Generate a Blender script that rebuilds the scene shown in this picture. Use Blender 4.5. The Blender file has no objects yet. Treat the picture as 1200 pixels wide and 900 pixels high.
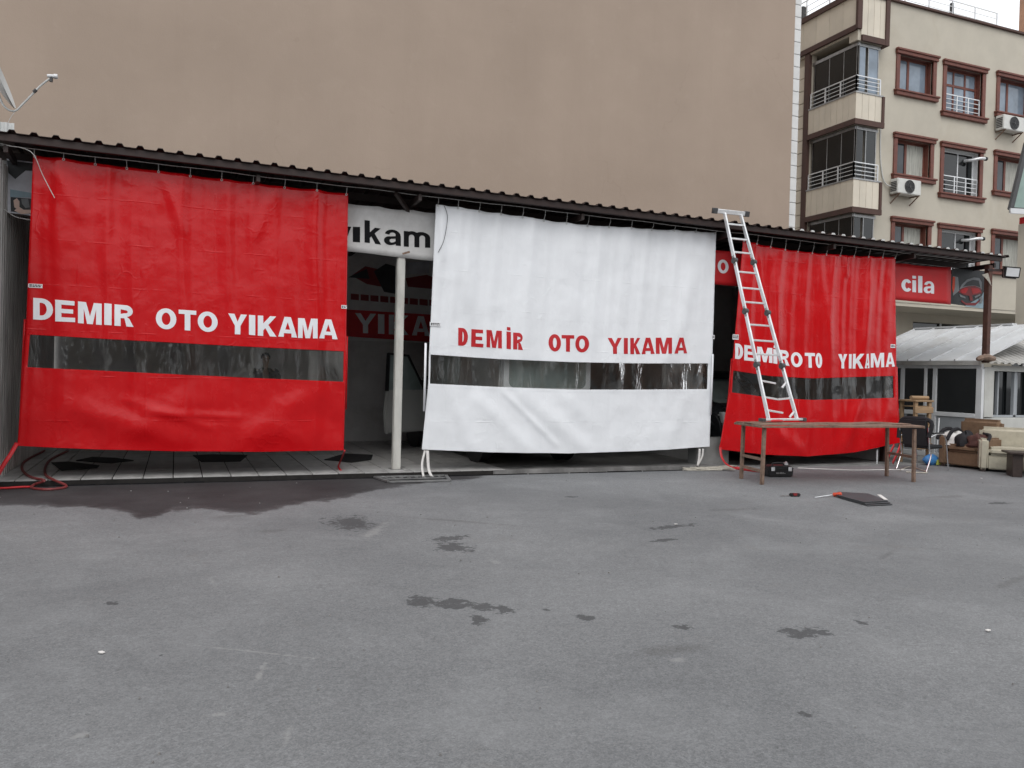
import bpy, bmesh, math, random
from mathutils import Vector, Matrix, noise
from mathutils.geometry import tessellate_polygon
random.seed(7)
S = bpy.context.scene
COL = S.collection
R = math.radians

# ------------------------------------------------------------ camera
CAM_H = 1.6
YAW, PIT, ROL = R(22.216), R(-0.812), R(1.463)
FPX = 964.77                                   # focal length in pixels of a 1200 px wide picture
fw = Vector((math.sin(YAW)*math.cos(PIT), math.cos(YAW)*math.cos(PIT), math.sin(PIT)))
rt = Vector((math.cos(YAW), -math.sin(YAW), 0)); up = rt.cross(fw)
cx = math.cos(ROL)*rt + math.sin(ROL)*up
cy = -math.sin(ROL)*rt + math.cos(ROL)*up
cam = bpy.data.cameras.new('camera'); cam.sensor_width = 36; cam.lens = 36*FPX/1200
cam.clip_start = .05; cam.clip_end = 2000
co = bpy.data.objects.new('camera', cam); COL.objects.link(co); S.camera = co
m = Matrix((cx, cy, -fw)).transposed().to_4x4(); m.translation = (0, 0, CAM_H); co.matrix_world = m

def ray(px, py): return fw*FPX + cx*(px-600) - cy*(py-450)
def at(px, py, Y):                              # measured picture point -> the point on the upright plane at depth Y
    d = ray(px, py); return Vector((0, 0, CAM_H)) + d*(Y/d.y)
def atx(px, py, X):
    d = ray(px, py); return Vector((0, 0, CAM_H)) + d*(X/d.x)
def gnd(px, py, z=0.0):
    d = ray(px, py); return Vector((0, 0, CAM_H)) + d*((z-CAM_H)/d.z)

# ------------------------------------------------------------ world, sun, exposure
SUN_EL, SUN_AZ = 52, 200                         # azimuth from +Y clockwise
w = bpy.data.worlds.new('World'); S.world = w; w.use_nodes = True
nt = w.node_tree; bg = nt.nodes['Background']
sky = nt.nodes.new('ShaderNodeTexSky'); sky.sky_type = 'NISHITA'; sky.sun_disc = False
sky.sun_elevation = R(SUN_EL); sky.sun_rotation = R(SUN_AZ); sky.dust_density = 6; sky.air_density = 1.5; sky.ozone_density = 2
hs = nt.nodes.new('ShaderNodeHueSaturation'); hs.inputs['Saturation'].default_value = .16
nt.links.new(sky.outputs[0], hs.inputs['Color'])
cl = nt.nodes.new('ShaderNodeMix'); cl.data_type = 'RGBA'; cl.inputs[0].default_value = .72; cl.inputs[7].default_value = (10.9, 11.2, 11.6, 1)   # the even cloud sheet of an overcast day
nt.links.new(hs.outputs[0], cl.inputs[6]); nt.links.new(cl.outputs[2], bg.inputs[0])
bg.inputs[1].default_value = .13
sl = bpy.data.lights.new('sun', 'SUN'); sl.energy = .6; sl.angle = R(30); sl.color = (1, .97, .92)
so = bpy.data.objects.new('sun', sl); COL.objects.link(so)
a, e = R(SUN_AZ), R(SUN_EL)
sd = Vector((math.sin(a)*math.cos(e), math.cos(a)*math.cos(e), math.sin(e)))
so.rotation_euler = sd.to_track_quat('Z', 'Y').to_euler(); so.location = (0, -5, 20)
S.view_settings.view_transform = 'Standard'; S.view_settings.look = 'None'
S.view_settings.exposure = 0.1; S.view_settings.gamma = 1
S.cycles.max_bounces = 8; S.cycles.transparent_max_bounces = 12

# ------------------------------------------------------------ materials
def lin(c):
    return tuple(((v/255)/12.92 if v/255 <= .04045 else ((v/255+.055)/1.055)**2.4) for v in c)
class NT:
    def __init__(s, name):
        s.m = bpy.data.materials.new(name); s.m.use_nodes = True; s.t = s.m.node_tree
        s.b = s.t.nodes['Principled BSDF']; s.out = s.t.nodes['Material Output']
    def n(s, typ, **kw):
        nd = s.t.nodes.new(typ)
        for k, v in kw.items():
            if k.startswith('i_'):
                k = k[2:]; k = int(k) if k.isdigit() else k.replace('_', ' ')
                if isinstance(v, bpy.types.NodeSocket): s.t.links.new(v, nd.inputs[k])
                else: nd.inputs[k].default_value = v
            else: setattr(nd, k, v)
        return nd
    def l(s, a, b): s.t.links.new(a, b)
    def co(s, scale=(1, 1, 1)):
        tc = s.n('ShaderNodeTexCoord'); mp = s.n('ShaderNodeMapping', i_Vector=tc.outputs['Object']); mp.inputs['Scale'].default_value = scale
        return mp.outputs[0]
    def noise(s, vec, scale, detail=5, rough=.6, dist=0):
        return s.n('ShaderNodeTexNoise', i_Vector=vec, i_Scale=scale, i_Detail=detail, i_Roughness=rough, i_Distortion=dist).outputs['Fac']
    def ramp(s, fac, stops):
        r = s.n('ShaderNodeValToRGB', i_Fac=fac); els = r.color_ramp.elements
        while len(els) < len(stops): els.new(.5)
        for el, (p, c) in zip(els, stops):
            el.position = p; el.color = tuple(c)+(1,) if len(c) == 3 else c
        return r.outputs[0]
    def math(s, op, a, b=0.0, clamp=False):
        nd = s.n('ShaderNodeMath', operation=op, use_clamp=clamp)
        for i, v in enumerate((a, b)):
            if isinstance(v, bpy.types.NodeSocket): s.l(v, nd.inputs[i])
            else: nd.inputs[i].default_value = v
        return nd.outputs[0]
    def mix(s, fac, a, b, mode='MIX'):
        nd = s.n('ShaderNodeMix', data_type='RGBA', blend_type=mode)
        for i, v in ((0, fac), (6, a), (7, b)):
            if isinstance(v, bpy.types.NodeSocket): s.l(v, nd.inputs[i])
            else: nd.inputs[i].default_value = v if i == 0 else (tuple(v)+(1,) if len(v) == 3 else v)
        return nd.outputs[2]
    def bump(s, h, strength, dist=.01):
        nd = s.n('ShaderNodeBump', i_Height=h, i_Strength=strength, i_Distance=dist); s.l(nd.outputs[0], s.b.inputs['Normal'])
def mat(name, rgb, rough=.6, var=.12, scale=6, bump=.15, bscale=40, metal=0.0, spec=.5, stretch=(1, 1, 1), rnd=0.0, dirt=None):
    """plain procedural material: tone varied by noise, roughness varied too, fine relief; dirt = (rgb, amount)"""
    k = NT(name); c = lin(rgb) if max(rgb) > 1.0 else rgb
    v = k.co(stretch); nz = k.noise(v, scale, 6, .62)
    d = tuple(x*(1-var*1.6) for x in c); h = tuple(min(1, x*(1+var)) for x in c)
    col = k.ramp(nz, [(.28, d), (.72, h)])
    if dirt:
        n2 = k.noise(v, scale*.45, 8, .7, .4); f = k.math('MULTIPLY', k.ramp(n2, [(.5, (0, 0, 0)), (.72, (1, 1, 1))]), dirt[1])
        col = k.mix(f, col, lin(dirt[0]))
    if rnd:
        oi = k.n('ShaderNodeObjectInfo'); f = k.math('ADD', k.math('MULTIPLY', oi.outputs['Random'], 2*rnd), 1-rnd)
        col = k.mix(1.0, col, k.n('ShaderNodeCombineColor', i_0=f, i_1=f, i_2=f).outputs[0], 'MULTIPLY')
    k.l(col, k.b.inputs['Base Color'])
    k.l(k.math('ADD', k.math('MULTIPLY', nz, .24), rough-.12, True), k.b.inputs['Roughness'])
    k.b.inputs['Metallic'].default_value = metal; k.b.inputs['Specular IOR Level'].default_value = spec
    if bump: k.bump(k.noise(v, bscale, 4, .6), bump, .004)
    return k.m

def asphalt():
    k = NT('old_asphalt'); v = k.co()
    big = k.noise(v, .45, 6, .6); mid = k.noise(v, 3.2, 6, .65); fine = k.noise(v, 120, 3, .7)
    col = k.ramp(big, [(.34, (.102, .106, .112)), (.66, (.188, .192, .197))])
    col = k.mix(k.math('MULTIPLY', mid, .8), col, (.146, .150, .155))
    pores = k.ramp(k.noise(v, 55, 3, .6), [(.60, (0, 0, 0)), (.74, (1, 1, 1))])
    pmask = k.ramp(k.noise(v, 1.6, 4, .6), [(.42, (0, 0, 0)), (.66, (1, 1, 1))])
    col = k.mix(k.math('MULTIPLY', k.math('MULTIPLY', pores, pmask), .75), col, (.055, .055, .057))
    col = k.mix(k.math('MULTIPLY', k.ramp(fine, [(.3, (0, 0, 0)), (.75, (1, 1, 1))]), .34), col, (.27, .27, .27))
    for sc_, amt in ((75, .14), (170, .17), (26, .05)):
        cell = k.n('ShaderNodeSeparateColor', i_0=k.n('ShaderNodeTexVoronoi', i_Vector=v, i_Scale=sc_).outputs['Color']).outputs[0]
        f = k.math('ADD', 1-amt, k.math('MULTIPLY', cell, 2*amt)); col = k.mix(1.0, col, k.n('ShaderNodeCombineColor', i_0=f, i_1=f, i_2=f).outputs[0], 'MULTIPLY')
    crk = k.n('ShaderNodeTexVoronoi', feature='DISTANCE_TO_EDGE', i_Vector=k.n('ShaderNodeVectorMath', operation='ADD', i_0=v, i_1=k.n('ShaderNodeTexNoise', i_Vector=v, i_Scale=2.5, i_Detail=6).outputs['Color']).outputs[0], i_Scale=.42).outputs['Distance']
    cm = k.math('MULTIPLY', k.math('LESS_THAN', crk, .0035), k.math('GREATER_THAN', k.noise(v, .7, 3), .52))
    col = k.mix(k.math('MULTIPLY', cm, .16), col, (.05, .05, .05))
    patches = k.ramp(k.noise(v, .9, 8, .72, .8), [(.50, (0, 0, 0)), (.70, (1, 1, 1))])
    col = k.mix(k.math('MULTIPLY', patches, .34), col, (.25, .255, .26))
    dk = k.ramp(k.noise(v, .33, 7, .7, .5), [(.50, (0, 0, 0)), (.66, (1, 1, 1))])
    col = k.mix(k.math('MULTIPLY', dk, .38), col, (.092, .094, .098))
    stones = k.n('ShaderNodeTexVoronoi', i_Vector=v, i_Scale=42).outputs['Distance']
    sm = k.math('MULTIPLY', k.math('LESS_THAN', stones, .085), k.math('GREATER_THAN', k.noise(v, 7, 3), .60))
    col = k.mix(k.math('MULTIPLY', sm, .7), col, (.42, .42, .41))
    warm = k.ramp(k.noise(v, 1.1, 5, .7, .6), [(.62, (0, 0, 0)), (.78, (1, 1, 1))])
    col = k.mix(k.math('MULTIPLY', warm, .22), col, (.14, .115, .09))
    # wear with a shape of its own: tar and oil spots, pale scrapes, wet apron before the slab
    sep = k.n('ShaderNodeSeparateXYZ', i_Vector=v); X, Y = sep.outputs[0], sep.outputs[1]
    n1 = k.noise(v, 4, 6, .7); n2 = k.noise(v, 16, 4, .6)
    def blobs(lst):
        acc = None
        for (px, py, rx, ry, rot) in lst:
            g = gnd(px, py)
            mp = k.n('ShaderNodeMapping', vector_type='TEXTURE', i_Vector=v); mp.inputs['Location'].default_value = (g.x, g.y, 0)
            mp.inputs['Rotation'].default_value = (0, 0, R(rot)); mp.inputs['Scale'].default_value = (rx, ry, 1)
            ln = k.n('ShaderNodeVectorMath', operation='LENGTH', i_0=mp.outputs[0]).outputs['Value']
            f = k.math('SUBTRACT', 1.0, ln)
            acc = f if acc is None else k.math('MAXIMUM', acc, f)
        return acc
    wob = k.math('ADD', k.math('MULTIPLY', k.math('SUBTRACT', n1, .5), 3.2), k.math('ADD', k.math('MULTIPLY', k.math('SUBTRACT', n2, .5), 2.2), k.math('MULTIPLY', k.math('SUBTRACT', k.noise(v, 42, 3), .5), 1.0)))
    tar = blobs([(412, 613, .30, 0.494, 0), (532, 641, .22, 0.247, -20), (522, 631, .26, 0.114, 20), (492, 704, .13, 0.171, 0), (530, 708, .14, 0.190, 0),
                 (566, 711, .10, 0.114, 0), (587, 713, .10, 0.133, 0), (561, 727, .08, 0.114, 0), (941, 742, .16, 0.114, 0), (962, 741, .10, 0.095, 0), (688, 726, .06, 0.095, 0),
                 (947, 838, .045, 0.076, 0), (790, 617, .45, 0.095, 8), (803, 736, .06, 0.076, 0), (870, 546, .2, 0.095, 0), (668, 582, .12, 0.076, 0), (780, 633, .2, 0.057, 10),
                 (640, 715, .03, 0.048, 0), (190, 768, .03, 0.048, 0), (130, 707, .05, 0.057, 0), (1170, 590, .25, 0.114, 0), (1010, 730, .05, 0.076, 0)])
    tm = k.ramp(k.math('ADD', tar, k.math('MULTIPLY', wob, .8)), [(.2, (0, 0, 0)), (.42, (1, 1, 1))])
    col = k.mix(k.math('MULTIPLY', tm, .70), col, (.036, .036, .038))
    old = blobs([(785, 762, .30, .10, 0), (270, 605, .3, .12, 0), (530, 610, .9, .07, -38), (860, 597, .5, .1, 0), (1110, 582, .5, .12, 0), (320, 622, .2, .1, 0), (1190, 680, .6, .05, 20), (1040, 650, .4, .04, 30)])
    om = k.ramp(k.math('ADD', old, k.math('MULTIPLY', wob, .5)), [(.1, (0, 0, 0)), (.6, (1, 1, 1))])
    col = k.mix(k.math('MULTIPLY', om, .30), col, (.06, .056, .052))
    pale = blobs([(440, 622, .75, .10, 62), (305, 790, .28, .03, 75), (300, 764, .6, .018, -35), (337, 860, .16, .025, 75), (250, 838, .08, .03, 0), (97, 862, .07, .05, 0), (795, 773, .08, .06, 0), (250, 682, .03, .2, 5), (575, 655, .05, .3, 0), (640, 805, .05, .03, 0)])
    pm = k.ramp(k.math('ADD', pale, k.math('MULTIPLY', wob, .75)), [(.3, (0, 0, 0)), (.9, (1, 1, 1))])
    col = k.mix(k.math('MULTIPLY', pm, .5), col, (.28, .28, .275))
    # wet apron: everything nearer the slab than a ragged line
    pts = [(-9, 1.2)]+[(gnd(x, y).x, 11.9-gnd(x, y).y) for x, y in ((2, 593), (75, 594), (140, 597), (160, 607), (178, 608), (200, 598), (240, 596), (290, 603), (312, 600), (345, 591), (400, 585), (440, 574), (500, 566), (545, 563), (575, 556))]+[(30, -.6)]
    fc = k.n('ShaderNodeFloatCurve'); cu = fc.mapping.curves[0]
    for i, (x, d) in enumerate(pts):
        u, q = (x+9)/39, (d+1)/4
        if i == 0: cu.points[0].location = (u, q)
        elif i == len(pts)-1: cu.points[len(cu.points)-1].location = (u, q)
        else: cu.points.new(u, q)
    for p in cu.points: p.handle_type = 'VECTOR'
    fc.mapping.update()
    u = k.math('DIVIDE', k.math('ADD', X, 9), 39); k.l(u, fc.inputs['Value'])
    reach = k.math('SUBTRACT', k.math('MULTIPLY', fc.outputs[0], 4), 1)
    dist = k.math('SUBTRACT', 11.9, Y)
    wetv = k.math('ADD', k.math('SUBTRACT', reach, dist), k.math('MULTIPLY', k.math('SUBTRACT', n1, .5), .9))
    wet = k.ramp(k.math('ADD', k.math('MULTIPLY', wetv, 1.6), .5), [(.40, (0, 0, 0)), (.58, (.8, .8, .8)), (.9, (1, 1, 1))])
    col = k.mix(k.math('MULTIPLY', wet, k.math('ADD', .62, k.math('MULTIPLY', k.noise(v, 1.3, 5, .6), .42))), col, (.030, .027, .028))
    k.l(col, k.b.inputs['Base Color'])
    k.l(k.math('SUBTRACT', .88, k.math('MULTIPLY', wet, .25)), k.b.inputs['Roughness'])
    k.l(k.math('SUBTRACT', .3, k.math('MULTIPLY', wet, .27)), k.b.inputs['Specular IOR Level'])
    h = k.math('ADD', k.math('MULTIPLY', fine, .6), k.math('ADD', k.math('MULTIPLY', mid, .7), k.math('MULTIPLY', cell, .25)))
    k.bump(h, .35, .006)
    return k.m

def plaster():
    k = NT('beige_plaster'); v = k.co(); vs = k.co((1, 1, .12))
    c0, c1 = (.335, .264, .212), (.395, .312, .252)
    col = k.ramp(k.noise(v, .35, 5, .55), [(.3, c0), (.7, c1)])
    col = k.mix(k.math('MULTIPLY', k.ramp(k.noise(vs, 1.3, 6, .65), [(.45, (0, 0, 0)), (.75, (1, 1, 1))]), .22), col, (.305, .238, .19))
    col = k.mix(k.math('MULTIPLY', k.ramp(k.noise(v, 1.7, 7, .7, .5), [(.55, (0, 0, 0)), (.8, (1, 1, 1))]), .30), col, (.44, .36, .295))
    band = k.n('ShaderNodeTexWave', wave_type='BANDS', bands_direction='Z', i_Vector=v, i_Scale=.10, i_Distortion=1.2, i_Detail=3)
    col = k.mix(k.math('MULTIPLY', band.outputs['Fac'], .14), col, (.31, .243, .195))
    run = k.ramp(k.noise(k.co((1, 1, .05)), 2.6, 5, .7), [(.56, (0, 0, 0)), (.72, (1, 1, 1))])
    col = k.mix(k.math('MULTIPLY', k.math('MULTIPLY', run, k.noise(v, .5, 4)), .26), col, (.29, .225, .18))
    ck = k.n('ShaderNodeTexVoronoi', feature='DISTANCE_TO_EDGE', i_Vector=k.n('ShaderNodeVectorMath', operation='ADD', i_0=v, i_1=k.n('ShaderNodeTexNoise', i_Vector=v, i_Scale=1.4, i_Detail=7).outputs['Color']).outputs[0], i_Scale=.30).outputs['Distance']
    col = k.mix(k.math('MULTIPLY', k.math('MULTIPLY', k.math('LESS_THAN', ck, .004), k.math('GREATER_THAN', k.noise(v, .6, 3), .56)), .10), col, (.2, .15, .12))
    chips = k.math('GREATER_THAN', k.noise(v, 3.1, 8, .75), .735)
    col = k.mix(k.math('MULTIPLY', chips, .45), col, (.6, .51, .43))
    k.l(col, k.b.inputs['Base Color']); k.b.inputs['Roughness'].default_value = .92; k.b.inputs['Specular IOR Level'].default_value = .2
    k.bump(k.math('ADD', k.noise(v, 35, 4, .7), k.math('MULTIPLY', k.noise(v, 2.5, 4, .6), 2)), .28, .012)
    return k.m

def tarp(name, rgb, rough, dirt):
    k = NT(name); v = k.co(); c = rgb
    col = k.ramp(k.noise(v, 1.4, 5, .6), [(.3, tuple(x*.95 for x in c)), (.7, tuple(min(1, x*1.04) for x in c))])
    f = k.ramp(k.noise(v, 2.6, 8, .72, .6), [(.60, (0, 0, 0)), (.85, (1, 1, 1))])
    col = k.mix(k.math('MULTIPLY', f, dirt), col, (.25, .21, .18))
    k.l(col, k.b.inputs['Base Color'])
    k.l(k.math('ADD', k.math('MULTIPLY', k.noise(v, 3, 5), .22), rough-.1), k.b.inputs['Roughness'])
    k.b.inputs['Specular IOR Level'].default_value = .36
    wr = k.ramp(k.n('ShaderNodeTexNoise', noise_type='RIDGED_MULTIFRACTAL', i_Vector=v, i_Scale=1.5, i_Detail=4, i_Roughness=.45).outputs['Fac'], [(.35, (0, 0, 0)), (1, (1, 1, 1))])
    sep = k.n('ShaderNodeSeparateXYZ', i_Vector=k.n('ShaderNodeVectorMath', operation='ADD', i_0=v, i_1=k.n('ShaderNodeVectorMath', operation='SCALE', i_0=k.n('ShaderNodeTexNoise', i_Vector=v, i_Scale=1.1, i_Detail=3).outputs['Color'], i_Scale=.05).outputs[0]).outputs[0])
    brk = k.ramp(k.noise(v, 3.2, 4, .6), [(.46, (0, 0, 0)), (.60, (1, 1, 1))])
    cr = None
    for ax, per in ((2, .58), (0, .83)):
        fr_ = k.math('FRACT', k.math('DIVIDE', k.math('ADD', sep.outputs[ax], 20.13), per))
        ln = k.math('MULTIPLY', k.math('MAXIMUM', k.math('SUBTRACT', 1.0, k.math('DIVIDE', k.math('ABSOLUTE', k.math('SUBTRACT', fr_, .5)), .020)), 0.0), brk)
        cr = ln if cr is None else k.math('ADD', cr, ln)
    vor = k.n('ShaderNodeTexVoronoi', feature='DISTANCE_TO_EDGE', i_Vector=k.n('ShaderNodeVectorMath', operation='ADD', i_0=v, i_1=k.n('ShaderNodeTexNoise', i_Vector=v, i_Scale=2.0, i_Detail=3).outputs['Color']).outputs[0], i_Scale=2.1).outputs['Distance']
    cp = k.math('MULTIPLY', k.math('MAXIMUM', k.math('SUBTRACT', 1.0, k.math('DIVIDE', vor, .07)), 0.0), k.ramp(k.noise(v, 1.7, 3), [(.48, (0, 0, 0)), (.62, (1, 1, 1))]))
    h = k.math('ADD', k.math('MULTIPLY', wr, .45), k.noise(v, 2.6, 4, .5))
    h = k.math('ADD', h, k.math('ADD', k.math('MULTIPLY', cr, .16), k.math('MULTIPLY', cp, .12)))
    k.bump(h, .5, .03)
    return k.m

def clear_film():
    k = NT('clear_film'); v = k.co((1, 1, .35))
    tr = k.n('ShaderNodeBsdfTransparent'); tr.inputs[0].default_value = (.80, .81, .80, 1)
    gl = k.n('ShaderNodeBsdfGlossy'); gl.inputs['Roughness'].default_value = .06; gl.inputs[0].default_value = (.9, .9, .9, 1)
    df = k.n('ShaderNodeBsdfDiffuse'); df.inputs[0].default_value = (.5, .5, .48, 1)
    bp = k.n('ShaderNodeBump', i_Height=k.math('ADD', k.noise(v, 3.5, 4, .55, .8), k.math('MULTIPLY', k.noise(v, 14, 3), .15)), i_Strength=.5, i_Distance=.05)
    k.l(bp.outputs[0], gl.inputs['Normal'])
    fr = k.n('ShaderNodeFresnel', i_IOR=1.45); k.l(bp.outputs[0], fr.inputs['Normal'])
    m1 = k.n('ShaderNodeMixShader'); k.l(k.math('MULTIPLY', fr.outputs[0], 1.5), m1.inputs[0]); k.l(tr.outputs[0], m1.inputs[1]); k.l(gl.outputs[0], m1.inputs[2])
    haze = k.ramp(k.noise(v, 2.2, 6, .65, 1.2), [(.52, (0, 0, 0)), (.66, (1, 1, 1))])
    m2 = k.n('ShaderNodeMixShader'); k.l(k.math('ADD', k.math('MULTIPLY', haze, .13), .012), m2.inputs[0]); k.l(m1.outputs[0], m2.inputs[1]); k.l(df.outputs[0], m2.inputs[2])
    k.l(m2.outputs[0], k.out.inputs['Surface'])
    return k.m

def glass(name, rgb=(.02, .025, .03), rough=.04):
    k = NT(name); v = k.co()
    k.l(k.ramp(k.noise(v, 1.3, 3), [(.3, tuple(x*.7 for x in rgb)), (.7, tuple(x*1.3 for x in rgb))]), k.b.inputs['Base Color'])
    k.b.inputs['Roughness'].default_value = rough; k.b.inputs['IOR'].default_value = 1.5; k.b.inputs['Specular IOR Level'].default_value = .6
    k.bump(k.noise(v, .9, 2), .05, .02)
    return k.m

M = dict(
    asphalt=asphalt(), plaster=plaster(), film=clear_film(),
    red=tarp('red_tarpaulin', (.53, .0032, .0065), .24, .02), white=tarp('white_tarpaulin', (.79, .805, .83), .36, .06),
    redprint=mat('red_print', (.48, .008, .012), .5, .06, 3, .05), whiteprint=mat('white_print', (.78, .78, .80), .5, .04, 3, .05),
    redletter=mat('red_letter_vinyl', (.50, .012, .018), .4, .05, 3, .05), whiteletter=mat('white_letter_vinyl', (.80, .81, .84), .4, .03, 3, .05),
    blackletter=mat('black_letter_vinyl', (.008, .008, .009), .8, .1, 3, .05, spec=.15),
    banner=mat('white_banner_cloth', (.62, .61, .60), .6, .08, 2.5, .2, 8, dirt=((120, 110, 100), .3)),
    redbanner=mat('red_banner_cloth', (.56, .012, .016), .55, .1, 2.5, .2, 8),
    darkred=mat('dark_red_print', (.22, .015, .018), .5, .1, 3, .05),
    brownpost=mat('weathered_brown_post', (.085, .036, .025), .65, .3, 9, .3, 60, dirt=((88, 58, 44), .6)),
    brown=mat('brown_painted_steel', (.022, .009, .007), .6, .25, 9, .25, 60, dirt=((70, 45, 35), .5)),
    rust=mat('rusty_brown_steel', (.22, .145, .105), .7, .3, 14, .4, 80, dirt=((74, 52, 40), .7)),
    roofpale=mat('pale_sheet_metal', (.55, .55, .54), .5, .1, 5, .1),
    sidemetal=mat('grey_corrugated_metal', (.46, .44, .42), .5, .2, 4, .15, 30, metal=.0, stretch=(3, 3, .4), dirt=((70, 58, 50), .5)),
    postwhite=mat('off_white_painted_post', (.58, .57, .53), .5, .1, 7, .15, 40, stretch=(1, 1, .3), dirt=((110, 100, 88), .5)),
    innerwall=mat('pale_inner_wall', (.52, .51, .50), .55, .12, 1.5, .2, 20, dirt=((120, 112, 105), .5)),
    concrete=mat('grey_concrete', (.22, .22, .215), .8, .2, 3, .4, 40, dirt=((70, 66, 62), .5)),
    slabc=mat('wet_concrete_slab', (.22, .215, .21), .5, .3, 2.5, .4, 30, dirt=((40, 36, 34), .6)),
    tile=mat('pale_floor_tile', (.46, .45, .44), .38, .2, 3, .12, 20, rnd=.1, dirt=((70, 60, 54), .5)),
    grout=mat('dark_grout', (.03, .028, .027), .9, .2, 10, .3, spec=.1),
    channel=mat('black_channel', (.010, .010, .011), .8, .3, 10, .4, spec=.1),
    rubber=mat('black_rubber', (.012, .012, .013), .65, .2, 12, .3, 90),
    steel=mat('galvanised_steel', (.35, .35, .35), .4, .2, 10, .15, 60, metal=.7),
    alu=mat('aluminium', (.74, .75, .76), .34, .1, 14, .1, 90, metal=.4, stretch=(1, 1, .3)),
    darkplastic=mat('dark_grey_plastic', (.06, .06, .062), .55, .15, 8, .2),
    blackplastic=mat('black_plastic', (.014, .014, .015), .45, .2, 8, .2),
    wire=mat('pale_wire', (.55, .55, .53), .5, .1, 20, 0),
    aptwall=mat('cream_render', (.50, .46, .385), .9, .07, .8, .3, 30, dirt=((160, 148, 128), .4)),
    aptclad=mat('cream_cladding_panel', (.66, .60, .50), .75, .06, 1.5, .15, 30, rnd=.05),
    apttrim=mat('brown_render_trim', (.085, .045, .036), .8, .15, 4, .2),
    woodred=mat('red_brown_window_trim', (.16, .052, .036), .6, .2, 6, .3, 40),
    pvc=mat('white_pvc', (.66, .67, .68), .4, .06, 4, .05),
    pvcgrey=mat('greyish_pvc_panel', (.34, .36, .38), .45, .1, 2, .05, dirt=((120, 122, 125), .4)),
    cream=mat('cream_panel', (.52, .52, .49), .5, .08, 2, .1, dirt=((140, 134, 122), .5)),
    glass=glass('window_glass', (.035, .042, .05)), skyglass=glass('sky_tinted_glass', (.22, .27, .33)), darkglass=glass('dark_glass', (.010, .012, .013)),  # skyglass: sky reflection and the curtain behind are put into the pane colour
    vanglass=glass('van_glass', (.24, .29, .28)),  # pale base colour stands in for light reflected by the van's glass
    curtain=mat('pale_window_curtain', (.40, .40, .36), .9, .25, 5, .3, stretch=(6, 1, .4)),
    roofwhite=mat('white_roof_sheet', (.62, .63, .64), .5, .07, 2.5, .12, 30, dirt=((150, 140, 125), .45)),
    roofgrey=mat('weathered_roof_sheet', (.42, .41, .39), .6, .12, 3, .2, 30, dirt=((110, 98, 84), .6)),
    tiles_w=mat('white_facing_panel', (.66, .66, .65), .7, .06, 3, .15, rnd=.05),
    acw=mat('ac_housing', (.62, .62, .59), .5, .07, 5, .05),
    vanpaint=mat('grey_van_paint', (.34, .34, .33), .3, .05, 2, 0), carpaint=mat('dark_car_paint', (.03, .032, .036), .25, .1, 2, 0),
    chrome=mat('chrome_tube', (.75, .75, .76), .2, .05, 20, 0, metal=.95),
    blackfabric=mat('black_upholstery', (.016, .017, .02), .8, .2, 30, .4, 140),
    brownfabric=mat('brown_upholstery', (.17, .105, .062), .85, .15, 20, .35, 150, dirt=((70, 50, 36), .3)),
    beigeleather=mat('beige_upholstery', (.42, .385, .30), .55, .1, 9, .25, 60),
    darkwood=mat('dark_stained_wood', (.035, .022, .018), .45, .3, 4, .2, 30, stretch=(1, 8, 8)),
    palewood=mat('raw_pale_wood', (.33, .215, .12), .75, .2, 3, .3, 40, stretch=(1, 9, 9)),
    bluebag=mat('blue_plastic_bag', (.06, .22, .50), .35, .2, 6, .4, 15), yellowp=mat('yellow_green_plastic', (.42, .45, .10), .4, .1, 6, .2),
    whitecloth=mat('white_cloth', (.62, .60, .58), .85, .1, 8, .4, 60), darkcloth=mat('dark_cloth', (.014, .013, .016), .9, .25, 10, .5, 60),
    browncloth=mat('red_brown_cloth', (.075, .030, .024), .9, .25, 10, .5, 60),
    orange=mat('orange_plastic', (.55, .055, .018), .4, .1, 8, .1),
    slate=mat('slate_grey_sheet', (.045, .047, .052), .6, .2, 6, .2),
    hose=mat('dull_red_hose', (.20, .035, .035), .5, .2, 10, .1), redstrap=mat('red_strap', (.50, .012, .018), .5, .1, 10, .2),
    palerope=mat('pale_rope', (.46, .43, .37), .8, .15, 20, .4, 120),
    skin=mat('skin', (.38, .24, .17), .6, .1, 10, .1), greypic=mat('grey_blue_print', (.60, .61, .66), .5, .25, 2.2, .05),
    greenface=mat('pale_green_board', (.24, .34, .30), .35, .15, 2, .05), picdark=mat('dark_print', (.03, .033, .036), .5, .4, 3, .05),
    picgrey=mat('mid_grey_print', (.20, .21, .22), .5, .2, 3, .05), picsky=mat('pale_blue_print', (.30, .42, .48), .5, .2, 2, .05), picskin=mat('peach_print', (.75, .55, .46), .5, .1, 3, .05),
    lamp=mat('frosted_lamp_glass', (.62, .63, .64), .35, .05, 3, .05), chimney=mat('terracotta_render', (.36, .20, .13), .85, .15, 2, .3),
    dishm=mat('grey_white_dish', (.55, .56, .55), .45, .08, 5, .05), jacket=mat('black_jacket', (.010, .010, .012), .8, .2, 12, .3), trousers=mat('dark_trousers', (.02, .021, .028), .85, .2, 12, .3),
    hair=mat('dark_hair', (.012, .009, .007), .6, .2, 40, .4), purlin=mat('dark_steel_purlin', (.03, .018, .015), .6, .2, 6, .2))

# ------------------------------------------------------------ object helpers
def wl(o):
    v = Vector((0, 0, 0))
    while o: v += o.location; o = o.parent
    return v
def thing(name, label, cat, loc=(0, 0, 0), group=None):
    o = bpy.data.objects.new(name, None); COL.objects.link(o); o.empty_display_size = .2; o.location = loc
    o['label'] = label; o['category'] = cat
    if group: o['group'] = group
    return o
def tag(o, label, cat, group=None):
    o['label'] = label; o['category'] = cat
    if group: o['group'] = group
    return o
def structure(o): o['kind'] = 'structure'; return o

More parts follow.
